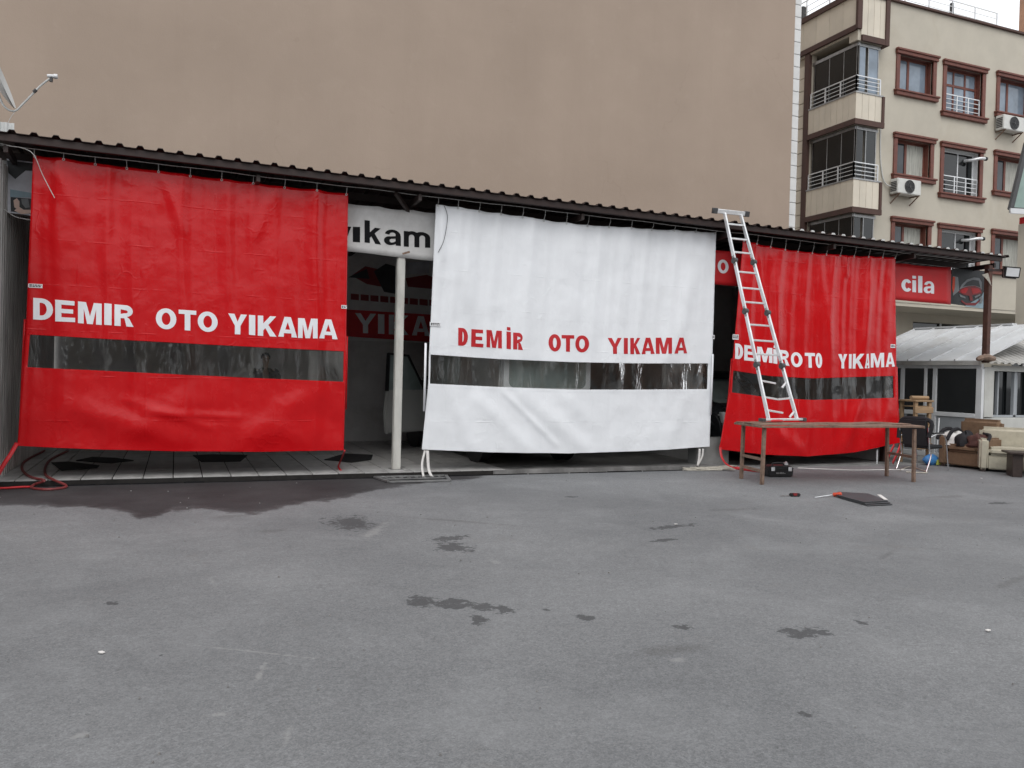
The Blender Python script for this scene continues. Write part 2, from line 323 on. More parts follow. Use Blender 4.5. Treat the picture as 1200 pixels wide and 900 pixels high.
class MB:
    def __init__(s): s.v = []; s.f = []; s.M = Matrix.Identity(4)
    def add(s, vs, fs):
        b = len(s.v); s.v += [tuple(s.M @ Vector(p)) for p in vs]; s.f += [tuple(i+b for i in f) for f in fs]; return s
    def box(s, x0, x1, y0, y1, z0, z1, taper=None):
        x0, x1 = sorted((x0, x1)); y0, y1 = sorted((y0, y1)); z0, z1 = sorted((z0, z1))
        vs = [(x0, y0, z0), (x1, y0, z0), (x1, y1, z0), (x0, y1, z0), (x0, y0, z1), (x1, y0, z1), (x1, y1, z1), (x0, y1, z1)]
        if taper: vs = vs[:4] + [((x0+x1)/2+(p[0]-(x0+x1)/2)*taper, (y0+y1)/2+(p[1]-(y0+y1)/2)*taper, p[2]) for p in vs[4:]]
        return s.add(vs, [(0, 3, 2, 1), (4, 5, 6, 7), (0, 1, 5, 4), (1, 2, 6, 5), (2, 3, 7, 6), (3, 0, 4, 7)])
    def bar(s, a, b, w, h, upv=(0, 0, 1)):
        """rectangular bar from a to b, w across, h along upv"""
        a, b = Vector(a), Vector(b); d = (b-a).normalized(); u = Vector(upv)
        sd = d.cross(u)
        if sd.length < 1e-4: sd = d.cross(Vector((1, 0, 0)))
        sd.normalize(); u = sd.cross(d).normalized()
        vs = [p + sd*i*w/2 + u*j*h/2 for p in (a, b) for i, j in ((-1, -1), (1, -1), (1, 1), (-1, 1))]
        return s.add(vs, [(3, 2, 1, 0), (4, 5, 6, 7), (0, 1, 5, 4), (1, 2, 6, 5), (2, 3, 7, 6), (3, 0, 4, 7)])
    def tube(s, pts, r, n=8, cap=True):
        pts = [Vector(p) for p in pts]; rs = r if isinstance(r, (list, tuple)) else [r]*len(pts)
        ref = None; vs = []; N = len(pts)
        for i, p in enumerate(pts):
            t = (pts[min(i+1, N-1)] - pts[max(i-1, 0)]).normalized()
            if ref is None:
                ref = t.orthogonal().normalized()
            ref = (ref - t*ref.dot(t)); ref = ref.normalized() if ref.length > 1e-6 else t.orthogonal().normalized()
            q = t.cross(ref)
            vs += [p + (ref*math.cos(2*math.pi*k/n) + q*math.sin(2*math.pi*k/n))*rs[i] for k in range(n)]
        fs = [(i*n+k, i*n+(k+1) % n, (i+1)*n+(k+1) % n, (i+1)*n+k) for i in range(N-1) for k in range(n)]
        if cap: fs += [tuple(reversed(range(n))), tuple(range((N-1)*n, N*n))]
        return s.add(vs, fs)
    def prism(s, poly, axis, a, b):
        """extrude a 2D polygon along axis ('x','y','z') from a to b"""
        def P(u, v, t): return {'x': (t, u, v), 'y': (u, t, v), 'z': (u, v, t)}[axis]
        n = len(poly); vs = [P(u, v, a) for u, v in poly] + [P(u, v, b) for u, v in poly]
        fs = [tuple(reversed(range(n))), tuple(range(n, 2*n))] + [(i, (i+1) % n, (i+1) % n+n, i+n) for i in range(n)]
        return s.add(vs, fs)
    def lathe(s, prof, axis_o, axis_d, n=20):
        o = Vector(axis_o); d = Vector(axis_d).normalized(); u = d.orthogonal().normalized(); q = d.cross(u); vs = []
        for (r, t) in prof:
            vs += [o + d*t + (u*math.cos(2*math.pi*k/n)+q*math.sin(2*math.pi*k/n))*r for k in range(n)]
        m_ = len(prof)
        return s.add(vs, [(i*n+k, i*n+(k+1) % n, (i+1)*n+(k+1) % n, (i+1)*n+k) for i in range(m_-1) for k in range(n)])
    def build(s, name, m, parent=None, bevel=0.0, smooth=False, seg=2, local=False):
        off = Vector((0, 0, 0)) if (parent is None or local) else wl(parent)
        me = bpy.data.meshes.new(name); me.from_pydata([tuple(Vector(p)-off) for p in s.v], [], s.f)
        bm = bmesh.new(); bm.from_mesh(me); bmesh.ops.recalc_face_normals(bm, faces=bm.faces)
        if bevel:
            ed = [e_ for e_ in bm.edges if len(e_.link_faces) == 2 and e_.calc_face_angle(0) > .5]
            bmesh.ops.bevel(bm, geom=ed, offset=bevel, segments=seg, affect='EDGES', clamp_overlap=True)
        bm.to_mesh(me); bm.free()
        if smooth or bevel:
            for p in me.polygons: p.use_smooth = True
            me.set_sharp_from_angle(angle=R(38))
        me.materials.append(M[m] if isinstance(m, str) else m)
        o = bpy.data.objects.new(name, me); COL.objects.link(o)
        if parent: o.parent = parent
        return o
def sheet(name, m, verts, faces, parent, thick=.004, smooth=True):
    b = MB(); b.add(verts, faces); o = b.build(name, m, parent, smooth=smooth)
    if thick:
        md = o.modifiers.new('thickness', 'SOLIDIFY'); md.thickness = thick; md.offset = 0
    return o
def smoothpath(pts, n=6):
    pts = [Vector(p) for p in pts]; out = []
    for i in range(len(pts)-1):
        p0, p1, p2, p3 = pts[max(i-1, 0)], pts[i], pts[i+1], pts[min(i+2, len(pts)-1)]
        for k in range(n):
            t = k/n
            out.append(.5*((2*p1)+(-p0+p2)*t+(2*p0-5*p1+4*p2-p3)*t*t+(-p0+3*p1-3*p2+p3)*t**3))
    return out+[pts[-1]]

# ------------------------------------------------------------ block letters (heavy grotesque), each a polygon with holes in a W x H box
def arc(cx_, cz_, rx, rz, a0, a1, n=12):
    return [(cx_+rx*math.cos(R(a0+(a1-a0)*i/n)), cz_+rz*math.sin(R(a0+(a1-a0)*i/n))) for i in range(n+1)]
def glyph(ch, W, H, st=.26):
    s = min(st*H, W*.42); t = min(.205*H, s)
    if ch == 'D': return [([(0, 0), (0, H)] + arc(W*.42, H/2, W*.58, H/2, 90, -90), [[(s, t)]+arc(W*.42, H/2, max(W*.58-s, .02*W), H/2-t, -90, 90)+[(s, H-t)]])]
    if ch == 'E': return [([(0, 0), (0, H), (W*.97, H), (W*.97, H-t), (s, H-t), (s, H*.5+t*.48), (W*.9, H*.5+t*.48), (W*.9, H*.5-t*.48), (s, H*.5-t*.48), (s, t), (W, t), (W, 0)], [])]
    if ch == 'M':
        s = min(s, W*.24); return [([(0, 0), (0, H), (s*1.4, H), (W/2, H*.36), (W-s*1.4, H), (W, H), (W, 0), (W-s, 0), (W-s, H*.70), (W/2+s*.5, 0), (W/2-s*.5, 0), (s, H*.70), (s, 0)], [])]
    if ch == 'I': return [([(0, 0), (0, H), (W, H), (W, 0)], [])]
    if ch == 'İ': return [([(0, 0), (0, H*.79), (W, H*.79), (W, 0)], []), ([(W*.1, H*.85), (W*.1, H), (W*.9, H), (W*.9, H*.85)], [])]
    if ch == 'R':
        return [([(0, 0), (0, H)]+arc(W*.58, H*.725, W*.38, H*.275, 90, -80)+[(W*.78, H*.36), (W, 0), (W-s*1.18, 0), (W*.52, H*.38), (s, H*.38), (s, 0)],
                 [[(s, H*.38+t*.95)]+arc(W*.56, H*.69, max(W*.38-s*.95, .03), max(H*.275-t, .02), -90, 90)+[(s, H-t)]])]
    if ch == 'O': return [(arc(W/2, H/2, W/2, H/2, 0, 360, 28)[:-1], [arc(W/2, H/2, max(W/2-s, W*.12), H/2-t, 0, 360, 28)[:-1]])]
    if ch == 'T': return [([(W/2-s/2, 0), (W/2-s/2, H-t), (0, H-t), (0, H), (W, H), (W, H-t), (W/2+s/2, H-t), (W/2+s/2, 0)], [])]
    if ch == 'Y': return [([(W/2-s/2, 0), (W/2-s/2, H*.42), (0, H), (s*1.12, H), (W/2, H*.62), (W-s*1.12, H), (W, H), (W/2+s/2, H*.42), (W/2+s/2, 0)], [])]
    if ch == 'K': return [([(0, 0), (0, H), (s, H), (s, H*.62), (W*.66, H), (W*.98, H), (W*.56, H*.56), (W, 0), (W-s*1.2, 0), (W*.40, H*.40), (s, H*.27), (s, 0)], [])]
    if ch == 'A':
        return [([(0, 0), (W/2-s*.6, H), (W/2+s*.6, H), (W, 0), (W-s*1.05, 0), (W*.70, H*.19), (W*.30, H*.19), (s*1.05, 0)], [[(W*.37, H*.37), (W*.63, H*.37), (W/2, H*.74)]])]
    # lower case: H is the height of the letter itself (y: with tail, k l i: full height)
    if ch == 'o': return glyph('O', W, H, .27)
    if ch == 'ı' or ch == 'l': return glyph('I', W, H)
    if ch == 'i': return [([(0, 0), (0, H*.73), (W, H*.73), (W, 0)], []), ([(0, H*.83), (0, H), (W, H), (W, H*.83)], [])]
    if ch == 'c':
        s = W*.34; t = H*.24; return [(arc(W/2, H/2, W/2, H/2, 32, 328, 26)+arc(W/2, H/2, W/2-s, H/2-t, 318, 42, 20), [])]
    if ch == 'y': return [([(W*.42, H*.28), (0, H), (W*.31, H), (W*.53, H*.52), (W*.71, H), (W, H), (W*.60, H*.16), (W*.48, H*.03), (W*.30, 0), (W*.10, 0), (W*.10, H*.17), (W*.28, H*.17), (W*.38, H*.22)], [])]
    if ch == 'k': s = W*.31; return [([(0, 0), (0, H), (s, H), (s, H*.48), (W*.62, H*.72), (W*.98, H*.72), (W*.60, H*.46), (W, 0), (W*.64, 0), (W*.40, H*.31), (s, H*.23), (s, 0)], [])]
    if ch == 'm':
        s = W*.19; q = (W-3*s)/2; y = H*.62
        return [([(0, 0), (0, H*.97), (s*.95, H*.97), (s*.95, H*.86)]+arc(s+q*.5+s*.1, y, q*.5+s*.9, H-y, 125, 62, 6)+arc(W-s-q*.5-.02*W, y, q*.5+s+.02*W, H-y, 125, 0, 10)+[(W, 0), (W-s, 0)]
                 + arc(W-s-q/2, y, q/2, H*.16, 0, 180, 8)+[(W-s-q, 0), (s+q, 0)]+arc(s+q/2, y, q/2, H*.16, 0, 180, 8)+[(s, 0)], [])]
    if ch == 'a':
        s = W*.31; t = H*.19
        return [([(W, 0), (W, H*.62)]+arc(W*.52, H*.66, W*.46, H*.34, 12, 172, 14)+[(W*.33, H*.66)]+arc(W*.52, H*.66, W*.19, H*.16, 168, 20, 8)+[(W-s, H*.60), (W*.40, H*.56)]
                 + arc(W*.36, H*.28, W*.36, H*.28, 95, 285, 14)+[(W*.62, H*.05), (W-s, H*.10), (W-s+.02*W, 0)], [[(W-s, H*.44), (W-s, H*.28), (W*.58, H*.20), (W*.42, H*.17), (W*.34, H*.24), (W*.34, H*.34), (W*.44, H*.41)]])]
def letter(ch, tl, tr, bl, br, m, parent, surf=None, out=.006, Y=None, thick=.003, st=.26):
    """one letter fitted in the (slightly slanted) box tl tr bl br of points; surf(x, z) -> y of the cloth it is stuck to"""
    W = ((tr-tl).length+(br-bl).length)/2; H = ((tl-bl).length+(tr-br).length)/2
    bm = bmesh.new()
    for outer, holes in glyph(ch, W, H, st):
        loops = [outer]+holes; flat = [p for l_ in loops for p in l_]
        vs = [bm.verts.new((p[0], 0, p[1])) for p in flat]
        for tri in tessellate_polygon([[Vector((p[0], p[1], 0)) for p in l_] for l_ in loops]):
            try: bm.faces.new([vs[i] for i in tri])
            except ValueError: pass
    bmesh.ops.remove_doubles(bm, verts=bm.verts, dist=1e-5)
    bmesh.ops.recalc_face_normals(bm, faces=bm.faces)
    if surf:
        for axis, L in ((0, W), (2, H)):
            k = .035
            while k < L:
                c = [0, 0, 0]; n = [0, 0, 0]; c[axis] = k; n[axis] = 1
                bmesh.ops.bisect_plane(bm, geom=bm.verts[:]+bm.edges[:]+bm.faces[:], plane_co=c, plane_no=n, dist=1e-5); k += .035
    off = wl(parent)
    ret = bmesh.ops.extrude_face_region(bm, geom=bm.faces[:]); back = {g for g in ret['geom'] if isinstance(g, bmesh.types.BMVert)}
    for v in bm.verts:
        u, q = v.co.x/W, v.co.z/H
        p = (bl*(1-u)+br*u)*(1-q)+(tl*(1-u)+tr*u)*q
        y = surf(p.x, p.z) if surf else Y
        v.co = Vector((p.x, y-out+(thick if v in back else 0), p.z))-off
    bmesh.ops.recalc_face_normals(bm, faces=bm.faces)
    me = bpy.data.meshes.new('letter'); bm.to_mesh(me); bm.free(); me.materials.append(M[m])
    o = bpy.data.objects.new('letter', me); COL.objects.link(o); o.parent = parent
    return o
def word(spec, x0, y0, sc, Y, m, parent, surf=None, out=.006, st=.26):
    """spec rows (char, left, right, top_left, bottom_left, top_right, bottom_right) measured in an enlarged view with origin x0,y0 and scale sc"""
    for ch, xa, xb, ta, ba, tb, bb in spec:
        P = lambda x, y: at(x0+x/sc, y0+y/sc, Y)
        letter(ch, P(xa, ta), P(xb, tb), P(xa, ba), P(xb, bb), m, parent, surf, out, Y, st=st)

# ------------------------------------------------------------ setting: ground, slab, floor
b = MB(); n = 60
xs = [-400, -60, -20]+[-12+i*.8 for i in range(56)]+[60, 400]; ys = [-400, -60, -20, -8]+[-4+i*.6 for i in range(27)]
ys = [y for y in ys if y < 11.86]+[11.86]
b.add([(x, y, .006*noise.noise((x*.5, y*.5, 0))) for y in ys for x in xs], [(j*len(xs)+i, j*len(xs)+i+1, (j+1)*len(xs)+i+1, (j+1)*len(xs)+i) for j in range(len(ys)-1) for i in range(len(xs)-1)])
structure(b.build('asphalt_yard', 'asphalt', smooth=True))
b = MB(); b.box(-400, 400, 11.86, 400, -.3, -.06); structure(b.build('ground', 'concrete'))
b = MB(); b.box(8.95, 60, 11.86, 60, -.1, .002); structure(b.build('rear_yard_paving', 'concrete'))
b = MB(); b.box(-14, 8.9, 11.86, 12.0, -.058, -.03); structure(b.build('drain_channel', 'channel'))
# channel lip: broken rubber edging
b = MB(); x = -3.0
while x < 8.6:
    L = random.uniform(.25, .9); z = random.uniform(-.004, .012)
    b.box(x, x+L*.93, 11.872, 11.90+random.uniform(0, .03), -.03, .006+z); x += L
structure(b.build('channel_edge_strip', 'channel', bevel=.004))
floor = MB(); floor.box(-3, 4.62, 12.0, 17.3, -.06, .055); gf = structure(floor.build('garage_floor', 'grout'))
b = MB(); b.box(4.62, 8.9, 12.02, 17.3, -.06, .06); structure(b.build('concrete_floor_slab', 'slabc', bevel=.01))
b = MB(); b.box(8.95, 13.12, 12.1, 17.3, -.05, .022); structure(b.build('right_bay_floor_slab', 'slabc'))
tb = MB(); tb.box(-.179, .179, -.428, .428, 0, .018); t0 = tb.build('tile', 'tile', gf, bevel=.003, seg=1, local=True)
first = True
for i in range(21):
    for j in range(6):
        o = t0 if first else t0.copy()
        if not first: COL.objects.link(o); o.parent = gf
        first = False
        o.location = (-2.8+i*.372+.0, 12.44+j*.868, .053+random.uniform(-.0015, .0015)); o.rotation_euler = (random.uniform(-.003, .003), random.uniform(-.003, .003), 0)

# ------------------------------------------------------------ the big beige building
bb = thing('apartment_block', 'tall windowless beige rendered wall of the block rising behind the long brown roof', 'building', (2, 17.4, 0))
b = MB(); b.box(-20, 14.86, 17.4, 30, 0, 24); b.build('wall', 'plaster', bb)
z = 4.0
panel_mesh = None
while z < 14.5:
    p = MB(); p.box(14.865, 15.12, 17.46, 17.6, z+.008, z+.318); p.build('facing_panel', 'tiles_w', bb, bevel=.006, seg=1); z += .325
b = MB(); b.box(14.864, 15.10, 17.48, 17.62, 0, 24); b.build('backing_strip', 'steel', bb)

# ------------------------------------------------------------ houses added out of view behind the camera for the clear windows and gloss to reflect
def reflection_house(x0, x1, y, h, m, label, seed):
    T = thing('added_reflection_house', label, 'building', ((x0+x1)/2, y, 0)); rq = random.Random(seed)
    hs_ = []; z = 1.0
    while z < h-2.2:
        x = x0+1.0
        while x < x1-2: hs_.append((x, x+1.5, z, z+1.5)); x += 3.1
        z += 3.0
    b = MB(); b.box(x0, x1, y-9, y-.3, 0, h); b.build('wall', m, T)
    X_ = sorted({x0, x1}|{q_ for h_ in hs_ for q_ in h_[:2]}); Z_ = sorted({0, h}|{q_ for h_ in hs_ for q_ in h_[2:]}); b = MB()
    for i in range(len(X_)-1):
        for j in range(len(Z_)-1):
            xm, zm = (X_[i]+X_[i+1])/2, (Z_[j]+Z_[j+1])/2
            if not any(h_[0] < xm < h_[1] and h_[2] < zm < h_[3] for h_ in hs_): b.box(X_[i], X_[i+1], y-.29, y, Z_[j], Z_[j+1])
    b.build('facade', m, T)
    for h_ in hs_:
        b = MB(); b.box(h_[0], h_[1], y-.28, y-.22, h_[2], h_[3]); b.build('window', 'darkglass', T)
    b = MB(); b.box(x0-.3, x1+.3, y-9.2, y+.3, h, h+.25); b.build('roof', 'apttrim', T)
reflection_house(-34, -9, -24, 11.5, 'concrete', 'grey concrete house added out of view behind the camera for the left window strip to reflect', 1)
reflection_house(-5, 13, -30, 9.0, 'aptwall', 'low cream house added out of view behind the camera for the middle window strip to reflect', 2)
reflection_house(19, 46, -22, 12.5, 'chimney', 'terracotta house added out of view behind the camera for the right window strip to reflect', 3)

# ------------------------------------------------------------ garage (roof, posts, walls)
G = thing('car_wash_garage', 'long low open-fronted shed with dark brown corrugated roof edge behind the curtains', 'garage', (5, 12.1, 0))
def eave(x): return 4.20+.18*(1-(x+2)/17.5)       # height of the sheet at the front edge
def trapez(x0, x1, pitch=.24, h=.036):
    out = []; x = x0
    while x < x1:
        out += [(x, 0), (x+pitch*.58, 0), (x+pitch*.68, h), (x+pitch*.90, h)]; x += pitch
    return out+[(x, 0)]
def roofsheet(x0, x1, name, m, y0=11.74, y1=17.38):
    pr = trapez(x0, x1); vs = []; fs = []
    for (x, h) in pr:
        for (y, dz) in ((y0, 0), (y1, -.16)):
            z = eave(x)+h+dz; vs += [(x, y, z), (x, y, z+.007)]
    for i in range(len(pr)-1):
        a, c = i*4, i*4+4
        fs += [(a, c, c+2, a+2), (a+1, a+3, c+3, c+1), (a, a+1, c+1, c), (a+2, c+2, c+3, a+3)]
    b = MB(); b.add(vs, fs); return b.build(name, m, G)
roofsheet(-2.35, 15.55, 'roof_sheet', 'brown')
# pale pieces poke out of the ribs at the right end
x = -2.35
while x < 15.4:
    if x > 10.0:
        cmb = MB(); cmb.prism([(x+.24*.60, eave(x)+.010), (x+.24*.69, eave(x)+.040), (x+.24*.89, eave(x)+.040), (x+.24*.98, eave(x)+.010)], 'y', 11.726, 11.77); cmb.build('rib_end_piece', 'roofpale', G)
    x += .24
def slopebar(x0, x1, y0, y1, dz0, dz1, name, m):
    b = MB(); vs = []
    for x in (x0, x1):
        for (y, dz) in ((y0, dz0), (y1, dz0), (y1, dz1), (y0, dz1)): vs.append((x, y, eave(x)+dz))
    b.add(vs, [(0, 1, 2, 3), (7, 6, 5, 4), (0, 4, 5, 1), (1, 5, 6, 2), (2, 6, 7, 3), (3, 7, 4, 0)]); return b.build(name, m, G, bevel=.004)
slopebar(-2.35, 15.5, 11.78, 11.84, -.095, -.004, 'fascia_beam', 'brown')
for y in (12.6, 13.8, 15.2, 16.6): slopebar(-2.35, 15.5, y, y+.06, -.14-.03*(y-12), -.035-.03*(y-12), 'purlin', 'purlin')
for x in (-2.0, 1.0, 3.3, 6.0, 8.85, 11.2, 13.2, 15.4):
    b = MB(); b.bar((x, 11.86, eave(x)-.17), (x, 17.35, eave(x)-.36), .05, .09); b.build('rafter', 'purlin', G)
b = MB(); b.bar((2.95, 11.95, eave(3)-.13), (3.28, 12.35, eave(3)-.33), .05, .05); b.build('brace', 'purlin', G)
p0, p1 = at(464, 552, 12.35), at(468, 300, 12.35)
b = MB(); b.box(p0.x-.06, p0.x+.06, 12.30, 12.42, .06, 3.9); b.build('post', 'postwhite', G, bevel=.012)
b = MB(); b.box(p0.x-.10, p0.x+.10, 12.26, 12.46, .06, .075); b.build('post_base', 'concrete', G)
for x in (8.84,):
    b = MB(); b.box(x-.05, x+.05, 12.3, 12.4, 0, 3.95); b.build('post', 'purlin', G, bevel=.008)
b = MB(); b.box(12.96, 13.06, 12.25, 12.36, 0, 3.95); b.build('post', 'brown', G, bevel=.008)
# back wall and side walls
b = MB(); b.box(-2.3, 13.11, 17.25, 17.36, -.05, 4.0); b.build('back_wall', 'innerwall', G)
b = MB(); b.box(8.82, 8.90, 12.6, 17.24, 0, 3.85); b.build('partition_wall', 'innerwall', G)
b = MB(); b.box(13.0, 13.1, 12.4, 17.24, 0, 3.85); b.build('right_wall', 'innerwall', G)
b = MB(); b.box(8.55, 9.25, 12.22, 12.5, 0, .52); b.build('plinth', 'concrete', G, bevel=.015)
# corrugated sheet wall on the left
pr = []; y = 10.9
while y < 17.2:
    pr += [(y, 0), (y+.06, 0), (y+.08, .04), (y+.13, .04)]; y += .15
b = MB(); vs = []
for (y, d) in pr: vs += [(-2.12+d, y, .03), (-2.12+d, y, 4.12)]
b.add(vs, [(2*i, 2*i+2, 2*i+3, 2*i+1) for i in range(len(pr)-1)]); o = b.build('corrugated_side_wall', 'sidemetal', G)
md = o.modifiers.new('t', 'SOLIDIFY'); md.thickness = .003
b = MB(); b.tube([(-2.06, 11.2, .4), (-2.06, 11.2, 1)], .004); 

# wire the curtains hang on
pts = []
for i in range(80):
    x = -2.3+i*17.2/79; sag = .02*math.sin(i*.9)*math.sin(i*.33); pts.append((x, 12.0, eave(x)-.108+sag*.4))
b = MB(); b.tube(pts, .0055, 5); tag(b.build('curtain_wire', 'wire'), 'thin pale wire strung along under the brown roof edge carrying the curtains', 'wire')

# ------------------------------------------------------------ curtains
YC = 12.05
def fbm(x, z, s): return noise.fractal((x*s, z*s, s*3.1), 1.0, 2.0, 3)
def make_surf(seed, x0, x1, zt, zb, amp, ridges):
    rr = random.Random(seed)
    ph = [rr.uniform(0, 6.28) for _ in range(8)]
    def f(x, z):
        v = (z-zb)/(zt-zb); v = min(max(v, 0), 1)
        u = x + .05*math.sin(z*1.3+ph[0]) + .03*(1-v)*math.sin(x*2+ph[1])
        tri = lambda t: math.sin(t)+.28*math.sin(2*t+.6)-.12*math.sin(3*t)
        g = .60*tri(u*6.2+ph[2]+.8*math.sin(u*1.7+ph[5]))+.42*tri(u*11.7+ph[3]+1.2*math.sin(u*2.3+ph[6]))+.26*tri(u*21+ph[4]+.6*math.sin(z*.8))
        tops = v**1.6
        y = YC + amp*(g*(.30+.70*tops))
        y += .05*math.sin(2.3*(x-x0)/(x1-x0)*1.6+ph[5])*(1-v)*1.0            # slow billow low down
        y += .018*fbm(x+seed*3, z, .9)*(1.3-v)+.006*fbm(x+seed*5, z, 2.6)
        for (xa, za, xb, zb_, w_, a_) in ridges:
            dx, dz = xb-xa, zb_-za; L2 = dx*dx+dz*dz
            t = ((x-xa)*dx+(z-za)*dz)/L2; tt = min(max(t, 0), 1)
            d2 = (x-xa-dx*tt)**2+(z-za-dz*tt)**2
            y -= a_*math.exp(-d2/(w_*w_))*(.35+.65*math.sin(math.pi*min(max(.12+.76*tt, 0), 1)))
        return y
    return f
def polyx(row, u):
    """row: picture points from left to right -> point at fraction u"""
    f = u*(len(row)-1); i = min(int(f), len(row)-2); t = f-i
    return Vector((row[i][0]*(1-t)+row[i+1][0]*t, row[i][1]*(1-t)+row[i+1][1]*t))
def curtain(label, rows, strip, seed, amp, m, ridges, grp, ringn, seams, thick=.004):
    """rows: four picture rows (top, strip top, strip bottom, hem), strip: left and right fraction of the clear window"""
    tl, br = at(*rows[0][0], YC), at(*rows[3][-1], YC); tr = at(*rows[0][-1], YC)
    C = thing('curtain', label, 'curtain', ((tl.x+br.x)/2, YC, br.z), grp)
    surf = make_surf(seed, tl.x, br.x, (tl.z+tr.z)/2, br.z, amp, ridges)
    NU = int(abs(br.x-tl.x)/.028); us = [i/NU for i in range(NU+1)]
    us = sorted(set([round(u, 5) for u in us if min(abs(u-strip[0]), abs(u-strip[1])) > .004]+[strip[0], strip[1]]))
    segs = [56, 10, 34]; levels = []
    for k, ns in enumerate(segs):
        for j in range(ns): levels.append((k, j/ns))
    levels.append((2, 1.0))
    def P(u, k, t):
        a_, b_ = polyx(rows[k], u), polyx(rows[k+1], u); p = a_*(1-t)+b_*t
        if k == 0 and t < .12:                                   # the top sags between the hooks
            sg = abs(math.sin(math.pi*u*ringn)); p.y += .9*sg*(1-t/.12)
        q = at(p.x, p.y, YC); q.y = surf(q.x, q.z); return q
    grid = [[P(u, k, t) for u in us] for k, t in levels]; nu = len(us)
    vs = [p for row in grid for p in row]
    i0, i1 = us.index(strip[0]), us.index(strip[1]); j0, j1 = segs[0], segs[0]+segs[1]
    cloth, film = [], []
    for j in range(len(levels)-1):
        for i in range(nu-1):
            q = (j*nu+i, (j+1)*nu+i, (j+1)*nu+i+1, j*nu+i+1)
            (film if (j0 <= j < j1 and i0 <= i < i1) else cloth).append(q)
    sheet('cloth', m, vs, cloth, C, thick)
    fv = [Vector((p.x, p.y+.006+.012*noise.noise((p.x*3, p.z*1.2, seed))+.02*noise.noise((p.x*1.1, .5, seed*2)), p.z)) for p in vs]
    used = sorted({i for q in film for i in q}); mp = {i: k for k, i in enumerate(used)}
    sheet('clear_window', 'film', [fv[i] for i in used], [tuple(mp[i] for i in q) for q in film], C, 0)
    # welded border round the clear window, hem and seams: strips of the same cloth lying on it
    def stripmesh(name, u0, u1, k, ta, tb, out=.0035):
        n_ = max(int((u1-u0)*NU), 2); v2 = []
        for i in range(n_+1):
            for t in (ta, tb):
                p = P(u0+(u1-u0)*i/n_, k, t); p.y -= out; v2.append(p)
        return sheet(name, m, v2, [(2*i, 2*i+1, 2*i+3, 2*i+2) for i in range(n_)], C, 0)
    stripmesh('window_border', 0.005, .995, 0, .968, .998); stripmesh('window_border', .005, .995, 2, .002, .045)
    stripmesh('hem', 0.002, .998, 2, .955, .998)
    for k, t in seams: stripmesh('seam', 0.004, .996, k, t-.005, t+.006, .003)
    # eyelet hooks to the wire
    for i in range(ringn+1):
        p = P(min(max(i/ringn, .006), .994), 0, 0.004); zt = eave(p.x)-.108
        rb = MB(); c_ = p+Vector((0, -.008, -.012))
        rb.tube([c_+Vector((.013*math.cos(a_*math.pi/5), -.002, .013*math.sin(a_*math.pi/5))) for a_ in range(11)], .0045, 5, False)
        zt = max(zt, c_.z+.03)
        rb.tube([c_+Vector((0, 0, .012)), (c_.x, 12.01, (c_.z+zt)/2), (c_.x, 12.0, zt+.004)], .004, 5)
        rb.build('hook', 'wire', C)
    return C, surf, P
def small_tag(C, surf, px, py, w_, h_):
    p = at(px, py, YC); b = MB(); y = surf(p.x, p.z)-.009
    b.box(p.x-w_/2, p.x+w_/2, y, y+.003, p.z-h_/2, p.z+h_/2); t = b.build('sticker', 'whiteprint', C)
    b = MB()
    for r_ in range(2):
        x = p.x-w_*.42
        while x < p.x+w_*.38:
            L = random.uniform(.012, .03); b.box(x, min(x+L, p.x+w_*.42), y-.002, y-.0005, p.z+h_*(.08-.34*r_), p.z+h_*(.30-.34*r_)); x += L+.008
    b.build('print', 'blackletter', t)
    # hook holding: a tag is flat vinyl
def strap(C, pts, m, w_=.03, name='strap'):
    """flat webbing along a path"""
    pts = smoothpath(pts, 5); vs = []
    for i, p in enumerate(pts):
        t = (pts[min(i+1, len(pts)-1)]-pts[max(i-1, 0)]).normalized(); sd_ = t.cross(Vector((0, 1, 0)))
        sd_ = sd_.normalized() if sd_.length > .2 else Vector((1, 0, 0))
        vs += [p-sd_*w_/2, p+sd_*w_/2]
    return sheet(name, m, vs, [(2*i, 2*i+1, 2*i+3, 2*i+2) for i in range(len(pts)-1)], C, .004)
GR = 'lettered tarpaulin curtains hung across the car wash bays'

# left red curtain
rowsA = [[(38.5, 181), (130, 193), (223, 204.5), (315, 216), (408, 226.5)],
         [(30, 392), (124, 397.5), (216, 402.5), (311, 407.5), (406, 412)],
         [(27, 430), (122, 434.5), (214, 439), (310, 443.5), (405.5, 447.5)],
         [(20.5, 522.5), (115, 526.5), (212, 528.5), (308, 529.5), (403.5, 528)]]
rA = [(-1.2, 1.0, .1, .55, .16, .03), (1.9, 1.25, .9, .55, .22, .035), (.4, 1.2, -.5, .7, .2, .02), (-.6, 1.1, .5, .72, .06, .012), (-.4, .95, .8, .88, .05, .012), (.9, .75, 2.2, .5, .2, .02),
      (-1.5, 4.1, -1.2, 3.5, .08, .02), (-.2, 4.1, .05, 3.4, .07, .02), (1.2, 4.0, 1.0, 3.4, .08, .02)]
CA, sA, PA = curtain('widest red curtain at the far left lettered in white over a dark window strip', rowsA, (.014, .992), 11, .029, 'red', rA, GR, 10, [(0, .33), (0, .62), (2, .55)])
